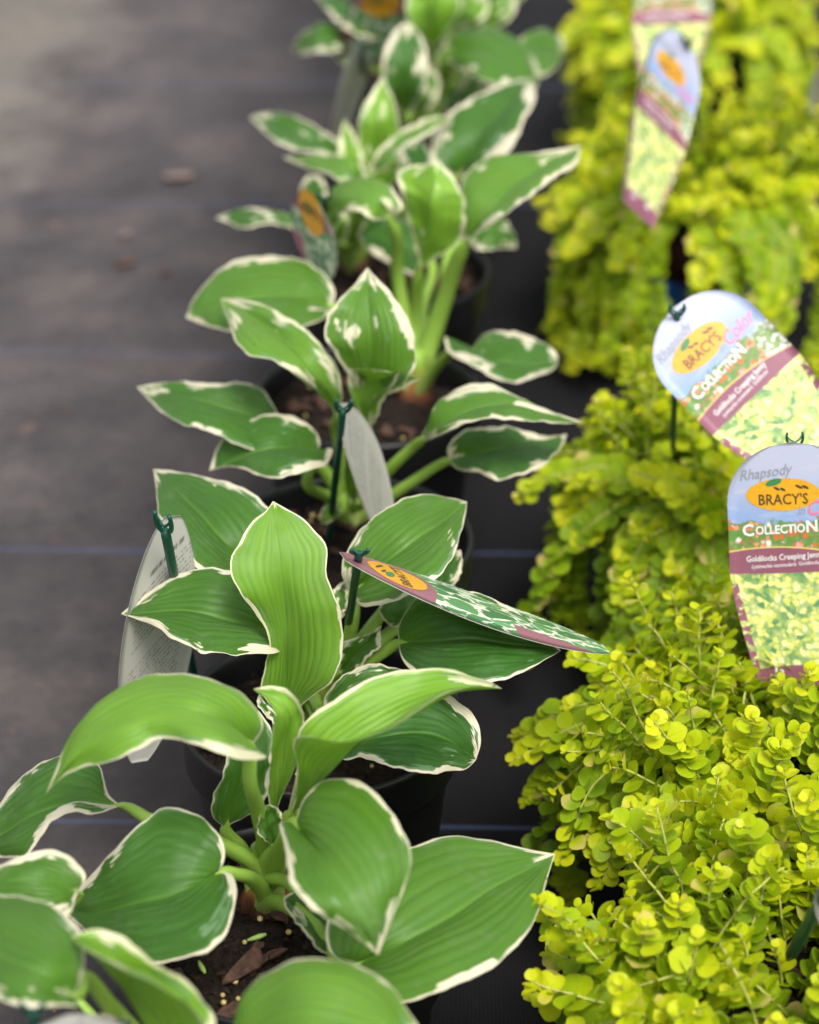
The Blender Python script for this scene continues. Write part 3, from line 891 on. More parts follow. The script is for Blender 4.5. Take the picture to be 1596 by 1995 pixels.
# pieces lying on the soil of the foreground hosta
def lone(name, mesh, px, py, z, rz, label, cat, scale=1.0, group=None):
    o = new_obj(name, mesh)
    q = P(px, py, z)
    o.location = tuple(q); o.rotation_euler = (random.uniform(-.15, .15), random.uniform(-.15, .15), rz); o.scale = (scale,) * 3
    tag(o, label, cat, group)
    return o
big_chip = chip_mesh(12, .024, .010, .004)
lone('bark_chip', big_chip, 480, 1880, .1355, R(55), 'flat reddish brown bark chip on the soil of the foreground hosta', 'bark chip')
def bud_mesh(seed):
    path = [(0, 0, 0), (.003, 0, .0003), (.006, .0003, .0004), (.009, .0008, .0003)]
    v, f = tube(path, [.0006, .0011, .0013, .0006], 7)
    m = mesh_from('fallen_bud', v, f); m.materials.append(M_WEEDSEED); return m
BUD = bud_mesh(1)
lone('fallen_bud', BUD, 482, 1832, .1345, R(15), 'pale green fallen bud on the soil below the crown', 'bud', 1.0)
lone('fallen_bud', BUD, 388, 1873, .1345, R(-70), 'pale green fallen bud near the pot rim under the big leaf', 'bud', 1.0)

# ------------------------------------------------------------------ creeping jenny
def jenny_leaf_mesh(v_):
    r_ = np.random.default_rng(50 + v_)
    na, nc = 6, 5
    cup = (.10, .18, -.06, .26, .02)[v_ % 5]
    arch = (.05, -.10, .10, .02, -.16)[v_ % 5]
    pts, uvs = [], []
    for i in range(na):
        t = i / (na - 1)
        hw = .50 * math.sin(math.pi * min(1, max(0, .035 + .93 * t))) ** .62 * (1 + .05 * (t - .5))
        if i == 0: hw = .06
        if i == na - 1: hw = .20
        for j in range(nc):
            s = -1 + 2 * j / (nc - 1)
            x = .05 + .95 * t - (.07 * s * s if i == na - 1 else 0)
            y = hw * s
            z = cup * (s * s) * hw * 1.4 + arch * (t * t) + r_.normal() * .008
            pts.append((x, y, z)); uvs.append((.5 + y, t))
    me = mesh_from('jenny_leaf', pts, grid_faces(na, nc))
    uvl = me.uv_layers.new(name='UVMap')
    vi = np.empty(len(me.loops), np.int32); me.loops.foreach_get('vertex_index', vi)
    uvl.data.foreach_set('uv', np.array(uvs)[vi].reshape(-1).astype(np.float32))
    me.materials.append(M_JONE)
    return me, np.array(pts), np.array(uvs)
JL = [jenny_leaf_mesh(v_) for v_ in range(5)]
JF = np.array(grid_faces(6, 5))

def unit(v): return v / (np.linalg.norm(v) + 1e-12)

def grow(r_, c, kind, az=None, length=None):
    """one sprig: node positions and directions; c is the pot centre on the ground"""
    az = r_.uniform(0, 2 * math.pi) if az is None else az
    out = np.array([math.cos(az), math.sin(az), 0])
    up = np.array([0, 0, 1.0])
    if kind == 'top':
        rr = .066 * math.sqrt(r_.random())
        p = c + out * rr + [0, 0, .128]
        d = unit(out * (.15 + .75 * rr / .066) * r_.uniform(.5, 1.3) + up * r_.uniform(.7, 1.2) + r_.normal(size=3) * .22)
        n = length or r_.integers(6, 16)
        g = r_.uniform(.00, .12)
    elif kind == 'arch':
        rr = r_.uniform(.035, .068)
        p = c + out * rr + [0, 0, .132]
        d = unit(out * r_.uniform(.6, 1.0) + up * r_.uniform(.5, 1.0) + r_.normal(size=3) * .2)
        n = length or r_.integers(9, 20)
        g = r_.uniform(.08, .26)
    elif kind == 'up':
        rr = r_.uniform(.045, .075)
        p = c + out * rr + [0, 0, .128]
        d = unit(out * r_.uniform(.1, .5) + up + r_.normal(size=3) * .12)
        n = length or r_.integers(10, 16)
        g = r_.uniform(-.01, .03)
    elif kind == 'wild':
        rr = r_.uniform(.05, .07)
        p = c + out * rr + [0, 0, .135]
        d = unit(out * 1.0 + up * r_.uniform(.1, .8) + r_.normal(size=3) * .2)
        n = length or r_.integers(10, 18)
        g = r_.uniform(.06, .16)
    else:
        rr = r_.uniform(.05, .069)
        p = c + out * rr + [0, 0, .135]
        d = unit(out * r_.uniform(.8, 1.1) + up * r_.uniform(.15, .7) + r_.normal(size=3) * .2)
        n = length or r_.integers(13, 34)
        g = r_.uniform(.14, .38)
    P_, D_ = [], []
    for i in range(n):
        left = n - 1 - i
        ds = .0056 if left > 3 else (.0050, .0042, .0034, .0024)[3 - left]
        P_.append(p.copy()); D_.append(d.copy())
        p = p + d * ds
        d = d + np.array([0, 0, -1.0]) * g * (.5 if i < 2 else 1) + r_.normal(size=3) * .10
        rad = np.linalg.norm((p - c)[:2])
        if rad < .078 and p[2] < .145 and kind not in ('top', 'up'):
            d = d + out * .45
        if left < 5 and kind not in ('top', 'up'):
            d = d + np.array([0, 0, 1.0]) * (g + .12) + out * .05
        if p[2] < .012:
            p[2] = .012; d[2] = abs(d[2]) * .3 + .05; d = d + out * .2
        d = unit(d)
    return np.array(P_), np.array(D_), out

def jenny(rim_px, label, k, n_top, n_arch, n_trail, extra=(), scale=1.0, printed=False, gap=None, golden=0.0):
    r_ = np.random.default_rng(300 + k)
    c = P(rim_px[0], rim_px[1], RIM_Z); c = np.array([c[0], c[1], 0.0])
    root = empty('potted_creeping_jenny', tuple(c), label, 'potted plant', 'potted creeping jenny plants in a row')
    pot_parts(root, k + 20, 3)
    leaves = []          # (matrix 3x3, position, size, tone, blush)
    kinds = ['top'] * n_top + ['arch'] * n_arch + ['trail'] * n_trail
    todo = [(kd, None, None) for kd in kinds] + list(extra)
    for kd, az, ln in todo:
        if az is None:
            az = r_.uniform(0, 2 * math.pi)
        if gap and kd != 'top' and R(gap[0]) < az < R(gap[1]):
            continue
        Pn, Dn, out = grow(r_, c, kd, az, ln)
        n = len(Pn)
        age = r_.uniform(-.10, .12) + golden
        tw = r_.uniform(0, 3.14)
        planar = kd not in ('top', 'up') or r_.random() < .3
        for i in range(1, n):
            left = n - 1 - i
            sz = .0100 * scale * r_.uniform(.72, 1.25) * (1.0 if left > 3 else (1.0, .88, .70, .54)[3 - left])
            if i < 3: sz *= .85
            tone = .44 + age + (.50 if left < 2 else .38 if left < 4 else .18 if left < 6 else 0) + r_.normal() * .07
            if kd == 'trail' : tone -= .13
            d = Dn[i]
            nn = unit(out * .5 + np.array([0, 0, 1.0]) + np.array([0, -.25, 0]) + r_.normal(size=3) * .28)
            sd_ = unit(np.cross(nn, d))
            if not planar:
                a = tw + i * 1.45
                e2 = np.cross(d, sd_)
                sd_ = unit(sd_ * math.cos(a) + e2 * math.sin(a))
            for sg in (-1, 1):
                lift = .22 if left > 2 else (.62, .5, .36)[left]
                ld = unit(sd_ * sg * r_.uniform(.85, 1.1) + d * (lift + r_.normal() * .12) + nn * (.22 + r_.normal() * .14))
                ln_ = nn if planar else unit(d * 1.0 - ld * np.dot(ld, d) * .9)
                ly = unit(np.cross(ln_, ld)); lz = np.cross(ld, ly)
                leaves.append((np.column_stack([ld, ly, lz]), Pn[i], sz, min(1, max(0, tone + r_.normal() * .04)), r_.random()))
        v, f = tube(np.array(Pn) - c, np.linspace(.0009, .0006, n) * 1.0, 5)
        sm = mesh_from('stem', v, f); sm.materials.append(M_JSTEM)
        new_obj('stem', sm, root)
    # the leaves that show largest become parts of their own, the rest one mass
    Rm = np.array([q[0] for q in leaves]); pos = np.array([q[1] for q in leaves]); sz = np.array([q[2] for q in leaves])
    ctr = pos + Rm[:, :, 0] * sz[:, None] * .5
    px, py, dz = project(ctr)
    cell = {}
    for i in np.argsort(dz):
        if not (-20 < px[i] < 1616 and -20 < py[i] < 2015): continue
        key = (int(px[i] // 15), int(py[i] // 15))
        cell.setdefault(key, i)
    vis = np.array(sorted(cell.values()), int)
    view = (CAM - ctr); view /= np.linalg.norm(view, axis=1)[:, None]
    area = sz / dz * np.abs((Rm[:, :, 2] * view).sum(1)) ** .5
    order = vis[np.argsort(-area[vis])] if len(vis) else vis
    pick = list(order[:300])
    picked = set(int(i) for i in pick)
    for n_, i in enumerate(pick):
        o = new_obj('leaf', JL[(int(i) * 7) % 5][0], root)
        m = np.eye(4); m[:3, :3] = Rm[i] * sz[i]; m[:3, 3] = pos[i] - c
        o.matrix_local = Matrix([list(map(float, row)) for row in m])
        o['tone'] = float(leaves[i][3]); o['blush'] = float(leaves[i][4])
    V, F, T, B, UV = [], [], [], [], []
    off = 0
    for i in range(len(leaves)):
        if i in picked: continue
        pv, uvv = JL[(i * 7) % 5][1:]
        V.append((pv * sz[i]) @ Rm[i].T + pos[i] - c); F.append(JF + off); off += len(pv)
        T.append(np.full(len(pv), leaves[i][3])); B.append(np.full(len(pv), leaves[i][4])); UV.append(uvv)
    V = np.concatenate(V); F = np.concatenate(F); UV = np.concatenate(UV)
    me = bpy.data.meshes.new('foliage')
    me.vertices.add(len(V)); me.vertices.foreach_set('co', V.reshape(-1).astype(np.float32))
    me.loops.add(F.size); me.loops.foreach_set('vertex_index', F.reshape(-1).astype(np.int32))
    me.polygons.add(len(F)); me.polygons.foreach_set('loop_start', np.arange(0, F.size, 4, dtype=np.int32))
    me.polygons.foreach_set('use_smooth', np.ones(len(F), bool))
    me.update(calc_edges=True); me.validate()
    for nm, arr in (('tone', T), ('blush', B)):
        at = me.attributes.new(nm, 'FLOAT', 'POINT'); at.data.foreach_set('value', np.concatenate(arr).astype(np.float32))
    uvl = me.uv_layers.new(name='UVMap')
    uvl.data.foreach_set('uv', UV[F.reshape(-1)].reshape(-1).astype(np.float32))
    me.materials.append(M_JMANY)
    fo = new_obj('foliage', me, root); tag(fo, kind='stuff')
    if printed:
        prof = [(.0562, .012), (.0672, .112)]
        for nm, za, zb, col in (('lower_band', .010, .078, (.010, .070, .26)), ('upper_band', .0782, .1165, (.045, .008, .018))):
            ra = .0559 + (.0668 - .0559) * (za - .004) / .114 + .0012; rb = .0559 + (.0668 - .0559) * (zb - .004) / .114 + .0012
            v, f = lathe([(ra - .0008, za), (ra, za), (rb, zb), (rb - .0008, zb)], 48)
            bm_ = mesh_from(nm, v, f); bm_.materials.append(plain('pot_sleeve_' + nm, col, .35, .5, .1, 40))
            new_obj(nm, bm_, root)
    return root, c

def azs(lo, hi, n, kind, ln=None):
    return [(kind, R(lo + (hi - lo) * (i + .5) / n), ln) for i in range(n)]
JENNY = [
 jenny((1575, 1915), 'golden creeping jenny with upright sprigs at the bottom edge, nearest the camera', 0, 125, 58, 40,
       azs(40, 320, 30, 'up') + azs(150, 260, 7, 'wild', 12)),
 jenny((1528, 1425), 'golden creeping jenny spilling over a black pot rim in front of the sharp arched tag', 1, 165, 80, 74,
       azs(120, 280, 7, 'wild', 9) + azs(0, 340, 14, 'up'), gap=(199, 211)),
 jenny((1458, 905), 'golden creeping jenny under the tilted arched tag, middle of its row', 2, 130, 60, 62,
       azs(110, 280, 13, 'wild', 13) + azs(0, 340, 10, 'up')),
 jenny((1395, 340), 'blurred golden creeping jenny in a pot with a blue and maroon sleeve', 3, 105, 56, 50,
       azs(110, 235, 12, 'wild', 16) + azs(0, 340, 12, 'up') + azs(175, 240, 14, 'trail', 30), printed=True, gap=(245, 257), golden=.12),
 jenny((1355, 20), 'farthest blurred golden creeping jenny along the top edge', 4, 105, 56, 50, azs(90, 300, 14, 'wild'), golden=.12),
]

# ------------------------------------------------------------------ plant tags
def card_map(T, B, S, bow=.0, curl=.0):
    """surface of a card: T top middle, B bottom middle, S a point towards the card's own right"""
    T, B, S = (np.asarray(q, float) for q in (T, B, S))
    dn = B - T; ln = np.linalg.norm(dn); dn = dn / ln
    rt = S - T; rt = rt - dn * np.dot(rt, dn); rt = rt / np.linalg.norm(rt)
    nm = np.cross(dn, rt)
    if np.dot(nm, CAM - T) < 0: nm = -nm
    def f(u, v, off=0.0):
        u = np.asarray(u, float); v = np.asarray(v, float)
        h = bow * (u / .0315) ** 2 + curl * (v / ln) ** 2 + off
        return T + dn * v[..., None] + rt * u[..., None] + nm * h[..., None]
    return f, ln, dn, rt, nm

def half_width(t, w_, style):
    t = np.asarray(t, float)
    if style == 'arch':
        a = np.sqrt(np.clip(1 - ((.235 - np.minimum(t, .235)) / .235) ** 2, 0, 1))
        tp = np.where(t > .52, 1 - .42 * ((t - .52) / .48) ** 1.3, 1)
        return w_ / 2 * a * tp
    return w_ / 2 * np.sin(math.pi * np.clip(.02 + .96 * t, 0, 1)) ** .55     # long pointed oval

def card_mesh(f, ln, w_, style, nt_=36, nc=13, thick=.0004):
    ts = np.linspace(0, 1, nt_); ts = .5 * ts + .5 * (1 - np.cos(math.pi * ts)) / 2
    S_ = np.linspace(-1, 1, nc)
    hw = np.maximum(half_width(ts, w_, style), .0006)
    U = hw[:, None] * S_[None, :]; Vv = np.repeat(ts[:, None] * ln, nc, 1)
    a = f(U, Vv, 0.0).reshape(-1, 3); b = f(U, Vv, -thick).reshape(-1, 3)
    n = len(a)
    fs = grid_faces(nt_, nc)
    fb = [tuple(i + n for i in q[::-1]) for q in fs]
    ring = [j for j in range(nc)] + [i * nc + nc - 1 for i in range(1, nt_)] + [(nt_ - 1) * nc + j for j in range(nc - 2, -1, -1)] + [i * nc for i in range(nt_ - 2, 0, -1)]
    side = [(ring[i], ring[(i + 1) % len(ring)], ring[(i + 1) % len(ring)] + n, ring[i] + n) for i in range(len(ring))]
    me = mesh_from('card', np.concatenate([a, b]), fs + fb + side)
    uvl = me.uv_layers.new(name='UVMap')
    vi = np.empty(len(me.loops), np.int32); me.loops.foreach_get('vertex_index', vi)
    uv1 = np.column_stack([U.reshape(-1) / w_ + .5, Vv.reshape(-1) / ln])
    uvl.data.foreach_set('uv', np.concatenate([uv1, uv1])[vi].reshape(-1).astype(np.float32))
    sideidx = np.zeros(len(me.polygons), np.int32); sideidx[len(fs):] = 1
    me.polygons.foreach_set('material_index', sideidx)
    return me

def mat_card_jenny():
    k = NT('printed_tag_flowers')
    uv = k.n('UVMap', uv_map='UVMap').outputs[0]
    u, v, _ = k.sep(uv)
    uc = k.math('SUBTRACT', u, .5)
    asp = k.comb(u, k.math('MULTIPLY', v, 2.1))
    cl = k.noise(k.comb(u, k.math('MULTIPLY', v, 5.0)), 3.0, 4, .55)
    sky_ = k.mix(k.step(v, .08, .34), (.37, .39, .50), (.20, .29, .49))
    sky_ = k.mix(k.math('MULTIPLY', k.step(cl, .48, .68), .7), sky_, (.40, .41, .49))
    # flower border: cells of blossom colours
    vo = k.n('TexVoronoi', feature='F1'); vo.inputs['Scale'].default_value = 26; k.l(asp, vo.inputs['Vector'])
    rr = k.sep(vo.outputs['Color'])[0]
    fl = k.ramp(rr, [(0, (.10, .22, .05)), (.3, (.17, .27, .07)), (.45, (.50, .12, .03)), (.6, (.58, .24, .14)), (.74, (.15, .22, .06)), (.86, (.60, .28, .30)), (.95, (.62, .60, .54))], 'CONSTANT')
    fl = k.mix(k.step(uc, .26, .34), fl, k.mix(k.math('GREATER_THAN', rr, .45), (.18, .28, .09), (.64, .63, .59)))
    fl = k.mix(k.math('MULTIPLY', k.step(vo.outputs['Distance'], .3, .9), .6), fl, (.10, .14, .05))
    fn = k.noise(asp, 9, 4)
    top = k.math('ADD', .315, k.math('MULTIPLY', k.math('SUBTRACT', fn, .5), .10))
    col = k.mix(k.step(v, k.math('SUBTRACT', top, .006), k.math('ADD', top, .006)), sky_, fl)
    # planted mass of golden leaves
    wob = k.noise(asp, 7, 3)
    vw = k.comb(k.math('ADD', u, k.math('MULTIPLY', wob, .10)), k.math('ADD', k.math('MULTIPLY', v, 2.1), k.math('MULTIPLY', wob, .12)))
    v1 = k.n('TexVoronoi', feature='F1'); v1.inputs['Scale'].default_value = 21; k.l(vw, v1.inputs['Vector'])
    cell = k.sep(v1.outputs['Color'])[0]
    clump = k.noise(asp, 6, 3)
    lum = k.math('ADD', k.math('MULTIPLY', cell, .45), k.math('MULTIPLY', clump, .75))
    pic = k.ramp(lum, [(.34, (.10, .22, .10)), (.43, (.24, .36, .10)), (.5, (.48, .52, .12)), (.66, (.60, .60, .19)), (.85, (.66, .66, .33))])
    pic = k.mix(k.step(v1.outputs['Distance'], .42, .78), pic, k.mix(.6, pic, (.10, .24, .12)))
    arc = k.math('MULTIPLY', k.math('POWER', uc, 2.0), .12)
    vv = k.math('ADD', v, arc)
    col = k.mix(k.step(v, .515, .520), col, pic)
    purple = k.mix(cl, (.19, .066, .10), (.235, .09, .13))
    vb = k.math('ADD', v, k.math('MULTIPLY', k.math('POWER', k.math('ADD', uc, .15), 2.0), -.14))
    band = k.math('MULTIPLY', k.step(vb, .418, .421), k.math('SUBTRACT', 1.0, k.step(v, .523, .526)))
    col = k.mix(band, col, purple)
    gold = k.math('MULTIPLY', k.step(vb, .413, .415), k.math('SUBTRACT', 1.0, k.step(vb, .418, .420)))
    col = k.mix(gold, col, (.62, .45, .14))
    low = k.math('ADD', v, k.math('MULTIPLY', k.math('POWER', uc, 2.0), -.18))
    col = k.mix(k.step(low, .905, .909), col, purple)
    # purple side stripe beside the picture, follows the tapering edge
    lim = k.math('SUBTRACT', .455, k.math('MULTIPLY', k.math('MAXIMUM', k.math('SUBTRACT', v, .52), 0.0), .44))
    stripe = k.math('MULTIPLY', k.step(k.math('ABSOLUTE', uc), lim, k.math('ADD', lim, .006)), k.step(v, .56, .565))
    nb = k.step(k.noise(asp, 16, 3), .40, .5)
    col = k.mix(k.math('MULTIPLY', stripe, nb), col, purple)
    sm = k.noise(uv, 14, 5, .7)
    col = k.mix(k.math('MULTIPLY', k.step(sm, .55, .75), .12), col, (.30, .27, .22))
    return k.done(k.princ(col, k.math('ADD', .30, k.math('MULTIPLY', sm, .25)), .25))

def mat_card_hosta():
    k = NT('printed_tag_hosta')
    uv = k.n('UVMap', uv_map='UVMap').outputs[0]
    u, v, _ = k.sep(uv)
    uc = k.math('SUBTRACT', u, .5)
    wob = k.noise(uv, 6, 3)
    vw = k.comb(k.math('ADD', k.math('MULTIPLY', u, 5.0), k.math('MULTIPLY', wob, 1.6)), k.math('ADD', k.math('MULTIPLY', v, 9.0), k.math('MULTIPLY', wob, 2.0)))
    v1 = k.n('TexVoronoi', feature='DISTANCE_TO_EDGE'); v1.inputs['Scale'].default_value = 1.3; k.l(vw, v1.inputs['Vector'])
    v2 = k.n('TexVoronoi', feature='F1'); v2.inputs['Scale'].default_value = 1.3; k.l(vw, v2.inputs['Vector'])
    cell = k.sep(v2.outputs['Color'])[0]
    grn = k.mix(cell, (.02, .11, .035), (.11, .30, .10))
    grn = k.mix(k.math('MULTIPLY', k.noise(uv, 60, 3), .6), grn, (.05, .20, .07))
    wl = k.math('MULTIPLY', k.step(k.noise(uv, 9, 4, .6), .36, .60), .10)
    pic = k.mix(k.step(v1.outputs['Distance'], k.math('SUBTRACT', wl, .02), k.math('ADD', wl, .02)), (.62, .64, .50), grn)
    purple = (.245, .095, .125)
    arc = k.math('ADD', v, k.math('MULTIPLY', k.math('POWER', uc, 2.0), .28))
    col = k.mix(k.step(arc, .335, .339), purple, pic)
    col = k.mix(k.math('MULTIPLY', k.step(v, .60, .605), k.step(uc, -.24, -.25)), col, purple)
    return k.done(k.princ(col, .3, .5))

def mat_card_back():
    k = NT('tag_back_white')
    uv = k.n('UVMap', uv_map='UVMap').outputs[0]
    u, v, _ = k.sep(uv)
    # lines of print too small to read
    v0 = v
    v = k.math('ADD', v, k.math('MULTIPLY', k.math('SUBTRACT', u, .5), .34))
    row = k.math('FRACT', k.math('MULTIPLY', v, 46.0))
    ink = k.math('MULTIPLY', k.math('GREATER_THAN', row, .30), k.math('LESS_THAN', row, .72))
    rid = k.math('FLOOR', k.math('MULTIPLY', v, 46.0))
    ch = k.noise(k.comb(k.math('MULTIPLY', u, 70.0), k.math('MULTIPLY', rid, 7.3)), 1.0, 2, .6)
    ink = k.math('MULTIPLY', ink, k.step(ch, .45, .55))
    ur = k.math('ABSOLUTE', k.math('SUBTRACT', u, .5))
    blk = k.math('MULTIPLY', k.math('LESS_THAN', ur, .33), k.math('MULTIPLY', k.math('GREATER_THAN', v, .20), k.math('LESS_THAN', v, .74)))
    gap = k.math('GREATER_THAN', k.math('ABSOLUTE', k.math('SUBTRACT', v, .47)), .03)
    ink = k.math('MULTIPLY', ink, k.math('MULTIPLY', blk, gap))
    hb = k.math('MULTIPLY', k.math('MULTIPLY', k.math('GREATER_THAN', v, .145), k.math('LESS_THAN', v, .168)), k.math('LESS_THAN', ur, .20))
    hc = k.noise(k.comb(k.math('MULTIPLY', u, 34.0), 2.0), 1.0, 2, .6)
    ink = k.math('MAXIMUM', ink, k.math('MULTIPLY', hb, k.step(hc, .40, .5)))
    paper = k.mix(k.noise(uv, 5, 3), (.41, .41, .36), (.45, .44, .40))
    col = k.mix(k.math('MULTIPLY', ink, .75), paper, (.06, .07, .06))
    t = k.mix(.6, col, (.4, .4, .33))
    return k.leafy(col, t, .4, .4, .22)

M_CARDJ, M_CARDH, M_BACK = mat_card_jenny(), mat_card_hosta(), mat_card_back()
M_OVAL = plain('print_orange', (.58, .29, .018), .35, .4, .10, 400)
M_INKD = plain('print_dark', (.06, .035, .02), .4, .4)
M_INKW = plain('print_white', (.66, .64, .63), .4, .4)
M_INKG = plain('print_grey', (.24, .25, .28), .4, .4)
M_INKP = plain('print_pink', (.75, .14, .24), .4, .4)
M_INKL = plain('print_leaf_green', (.04, .17, .06), .4, .4)
M_INKB = plain('print_slate', (.20, .27, .36), .4, .4)

def lettering(parent, f, org, text, u, v, size, mat, rot=0.0, shear=0.0, bold=0.0, stretch=1.0, off=.00035, name='lettering'):
    cu = bpy.data.curves.new('txt', 'FONT')
    cu.body = text; cu.size = size; cu.align_x = 'CENTER'; cu.align_y = 'CENTER'
    cu.shear = shear; cu.offset = bold; cu.resolution_u = 2
    ob = bpy.data.objects.new('txt', cu)
    C.objects.link(ob)
    me = bpy.data.meshes.new_from_object(ob)
    bpy.data.objects.remove(ob)
    n = len(me.vertices)
    co = np.empty(n * 3); me.vertices.foreach_get('co', co); co = co.reshape(-1, 3)
    x, y = co[:, 0] * stretch, co[:, 1]
    xr, yr = x * math.cos(rot) - y * math.sin(rot), x * math.sin(rot) + y * math.cos(rot)
    p = f(u + xr, v - yr, off) - org
    me.vertices.foreach_set('co', p.reshape(-1).astype(np.float32))
    me.update()
    me.materials.clear()
    return new_obj(name, me, parent, mat)

def oval(parent, f, org, u, v, a, b, mat, off=.0002, rot=0.0, name='oval_logo', n=40):
    ang = np.linspace(0, 2 * math.pi, n, endpoint=False)
    rows = [np.array([[0, 0]])] + [np.column_stack([np.cos(ang), np.sin(ang)]) * q for q in (.35, .7, 1.0)]
    pts = np.concatenate(rows) * [a, b]
    x = pts[:, 0] * math.cos(rot) - pts[:, 1] * math.sin(rot); y = pts[:, 0] * math.sin(rot) + pts[:, 1] * math.cos(rot)
    v3 = f(u + x, v + y, off) - org
    fs = [(0, 1 + j, 1 + (j + 1) % n) for j in range(n)]
    for i in range(2):
        fs += [(1 + i * n + j, 1 + (i + 1) * n + j, 1 + (i + 1) * n + (j + 1) % n, 1 + i * n + (j + 1) % n) for j in range(n)]
    return new_obj(name, mesh_from(name, v3, fs), parent, mat)

def stake(parent, org, top, bottom, side, r0=.0021, prong=.011, card_n=None):
    """green plastic rod with two prongs and a cross hook that holds the card"""
    top, bottom, side = (np.asarray(q, float) for q in (top, bottom, side))
    ax = unit(top - bottom)
    side = unit(side - ax * np.dot(side, ax)); fr = np.cross(side, ax)
    path = np.array([bottom, bottom + (top - bottom) * .08, bottom + (top - bottom) * .5, top - ax * .004, top])
    v, f = tube(path - org, [r0 * .3, r0 * .95, r0, r0, r0 * .8], 10)
    so = new_obj('stake', mesh_from('stake', v, f), parent, M_STAKE)
    for sg in (-1, 1):
        p = np.array([top - ax * .003, top + side * sg * .0026 + ax * .0005, top + side * sg * .0040 + ax * prong * .45, top + side * sg * .0036 + ax * prong])
        v, f = tube(spline(p, 9) - org, np.linspace(r0 * .55, r0 * .42, 9), 7)
        new_obj('prong', mesh_from('prong', v, f), so, M_STAKE)
        q = np.array([top + side * sg * .0038 + ax * prong * .72, top + side * sg * .0018 + ax * prong * .40, top + side * sg * .0002 + ax * prong * .34 + fr * .001])
        v, f = tube(spline(q, 6) - org, r0 * .32, 6)
        new_obj('barb', mesh_from('barb', v, f), so, M_STAKE)
    return so

def tag_thing(label, kind, T, B, S, w_, style, top, bottom, bow=.0, curl=.0, text=True, side=None, r0=.0021, prong=.011):
    base = np.asarray(bottom, float)
    org = base.copy()
    root = empty('plant_tag', tuple(org), label, 'plant tag', 'plant tags on green stakes')
    f, ln, dn, rt, nm = card_map(T, B, S, bow, curl)
    me = card_mesh(lambda u, v, o=0.0: f(u, v, o) - org, ln, w_, style)
    me.materials.append({'jenny': M_CARDJ, 'hosta': M_CARDH, 'back': M_BACK}[kind]); me.materials.append(M_BACK)
    card = new_obj('card', me, root)
    if kind == 'jenny' and text:
        k = w_ / .064
        oval(card, f, org, -.0045 * k, .205 * ln, .0182 * k, .0088 * k, M_OVAL)
        oval(card, f, org, -.0090 * k, .155 * ln, .0042 * k, .0018 * k, M_INKL, .0003, -.3, 'leaf_emblem', 14)
        lettering(card, f, org, "BRACY'S", -.0045 * k, .226 * ln, .0082 * k, M_INKD, 0, 0, .00010, .80)
        for du, dv, a_ in ((.0035, .176, .0022), (.0066, .178, .0020), (-.0075, .180, .0018), (-.0045, .184, .0016)):
            oval(card, f, org, du * k, dv * ln, a_ * k, .0007 * k, M_INKD, .00033, .5, 'emblem_mark', 10)
        lettering(card, f, org, 'Rhapsody', -.0133 * k, .1160 * ln, .0082 * k, M_INKG, .13, .38, .00004, .80)
        lettering(card, f, org, 'in', .0040 * k, .272 * ln, .0070 * k, M_INKB, .05, .35, .00004, .8)
        lettering(card, f, org, 'Color', .0170 * k, .262 * ln, .0110 * k, M_INKP, .08, .35, .00005, .8)
        lettering(card, f, org, 'C', -.0222 * k, .3480 * ln, .0090 * k, M_INKW, .03, 0, .00022, .95)
        lettering(card, f, org, 'OLLECTIO', -.0062 * k, .346 * ln, .0066 * k, M_INKW, .03, 0, .00016, .80)
        lettering(card, f, org, 'N', .0094 * k, .338 * ln, .0090 * k, M_INKW, .03, 0, .00022, .9)
        lettering(card, f, org, 'Goldilocks Creeping Jenny', -.0045 * k, .458 * ln, .0045 * k, M_INKW, .045, 0, .00006, .79)
        lettering(card, f, org, "Lysimachia nummularia 'Goldilocks'", -.0040 * k, .489 * ln, .0030 * k, M_INKW, .045, .3, .00002, .80)
        lettering(card, f, org, 'Jo', -.0085 * k, .930 * ln, .0058 * k, M_INKW, 0, 0, .0002)
        lettering(card, f, org, 'ell', .0075 * k, .926 * ln, .0058 * k, M_INKW, 0, 0, .0002)
    if kind == 'hosta' and text:
        oval(card, f, org, 0, .20 * ln, .0150, .0155, M_OVAL)
        oval(card, f, org, -.004, .165 * ln, .0050, .0022, M_INKL, .0003, .5, 'leaf_emblem', 14)
        lettering(card, f, org, "BRACY'S", 0, .215 * ln, .0078, M_INKD, 0, 0, .0001, .9)
        for du, dv, a_ in ((.003, .135, .0040), (-.002, .145, .0035), (.006, .150, .0030)):
            oval(card, f, org, du, dv * ln, a_, .0009, M_INKD, .0003, .6, 'emblem_mark', 10)
    stake(root, org, top, bottom, rt if side is None else side, r0, prong)
    return root

# sharp arched tag by the right edge
tag_thing('sharp arched tag with flower border and gold foliage print, at the right edge', 'jenny',
          P(1541, 862, .285), P(1552, 1335, .150), P(1668, 868, .285), .0645, 'arch',
          P(1549, 868, .278), P(1555, 1345, .118), bow=-.0012, curl=.002, prong=.008, r0=.0015)
# tilted arched tag
d2 = 1.30
tag_thing('tilted arched tag with sky and flower print, hanging aslant on its stake', 'jenny',
          PD(1311, 600, d2), PD(1622, 921, d2 - .01), PD(1396, 518, d2), .0645, 'arch',
          PD(1319, 612, d2 - .004), P(1311, 890, .165), bow=-.001, side=RGT, prong=.009, r0=.0019)
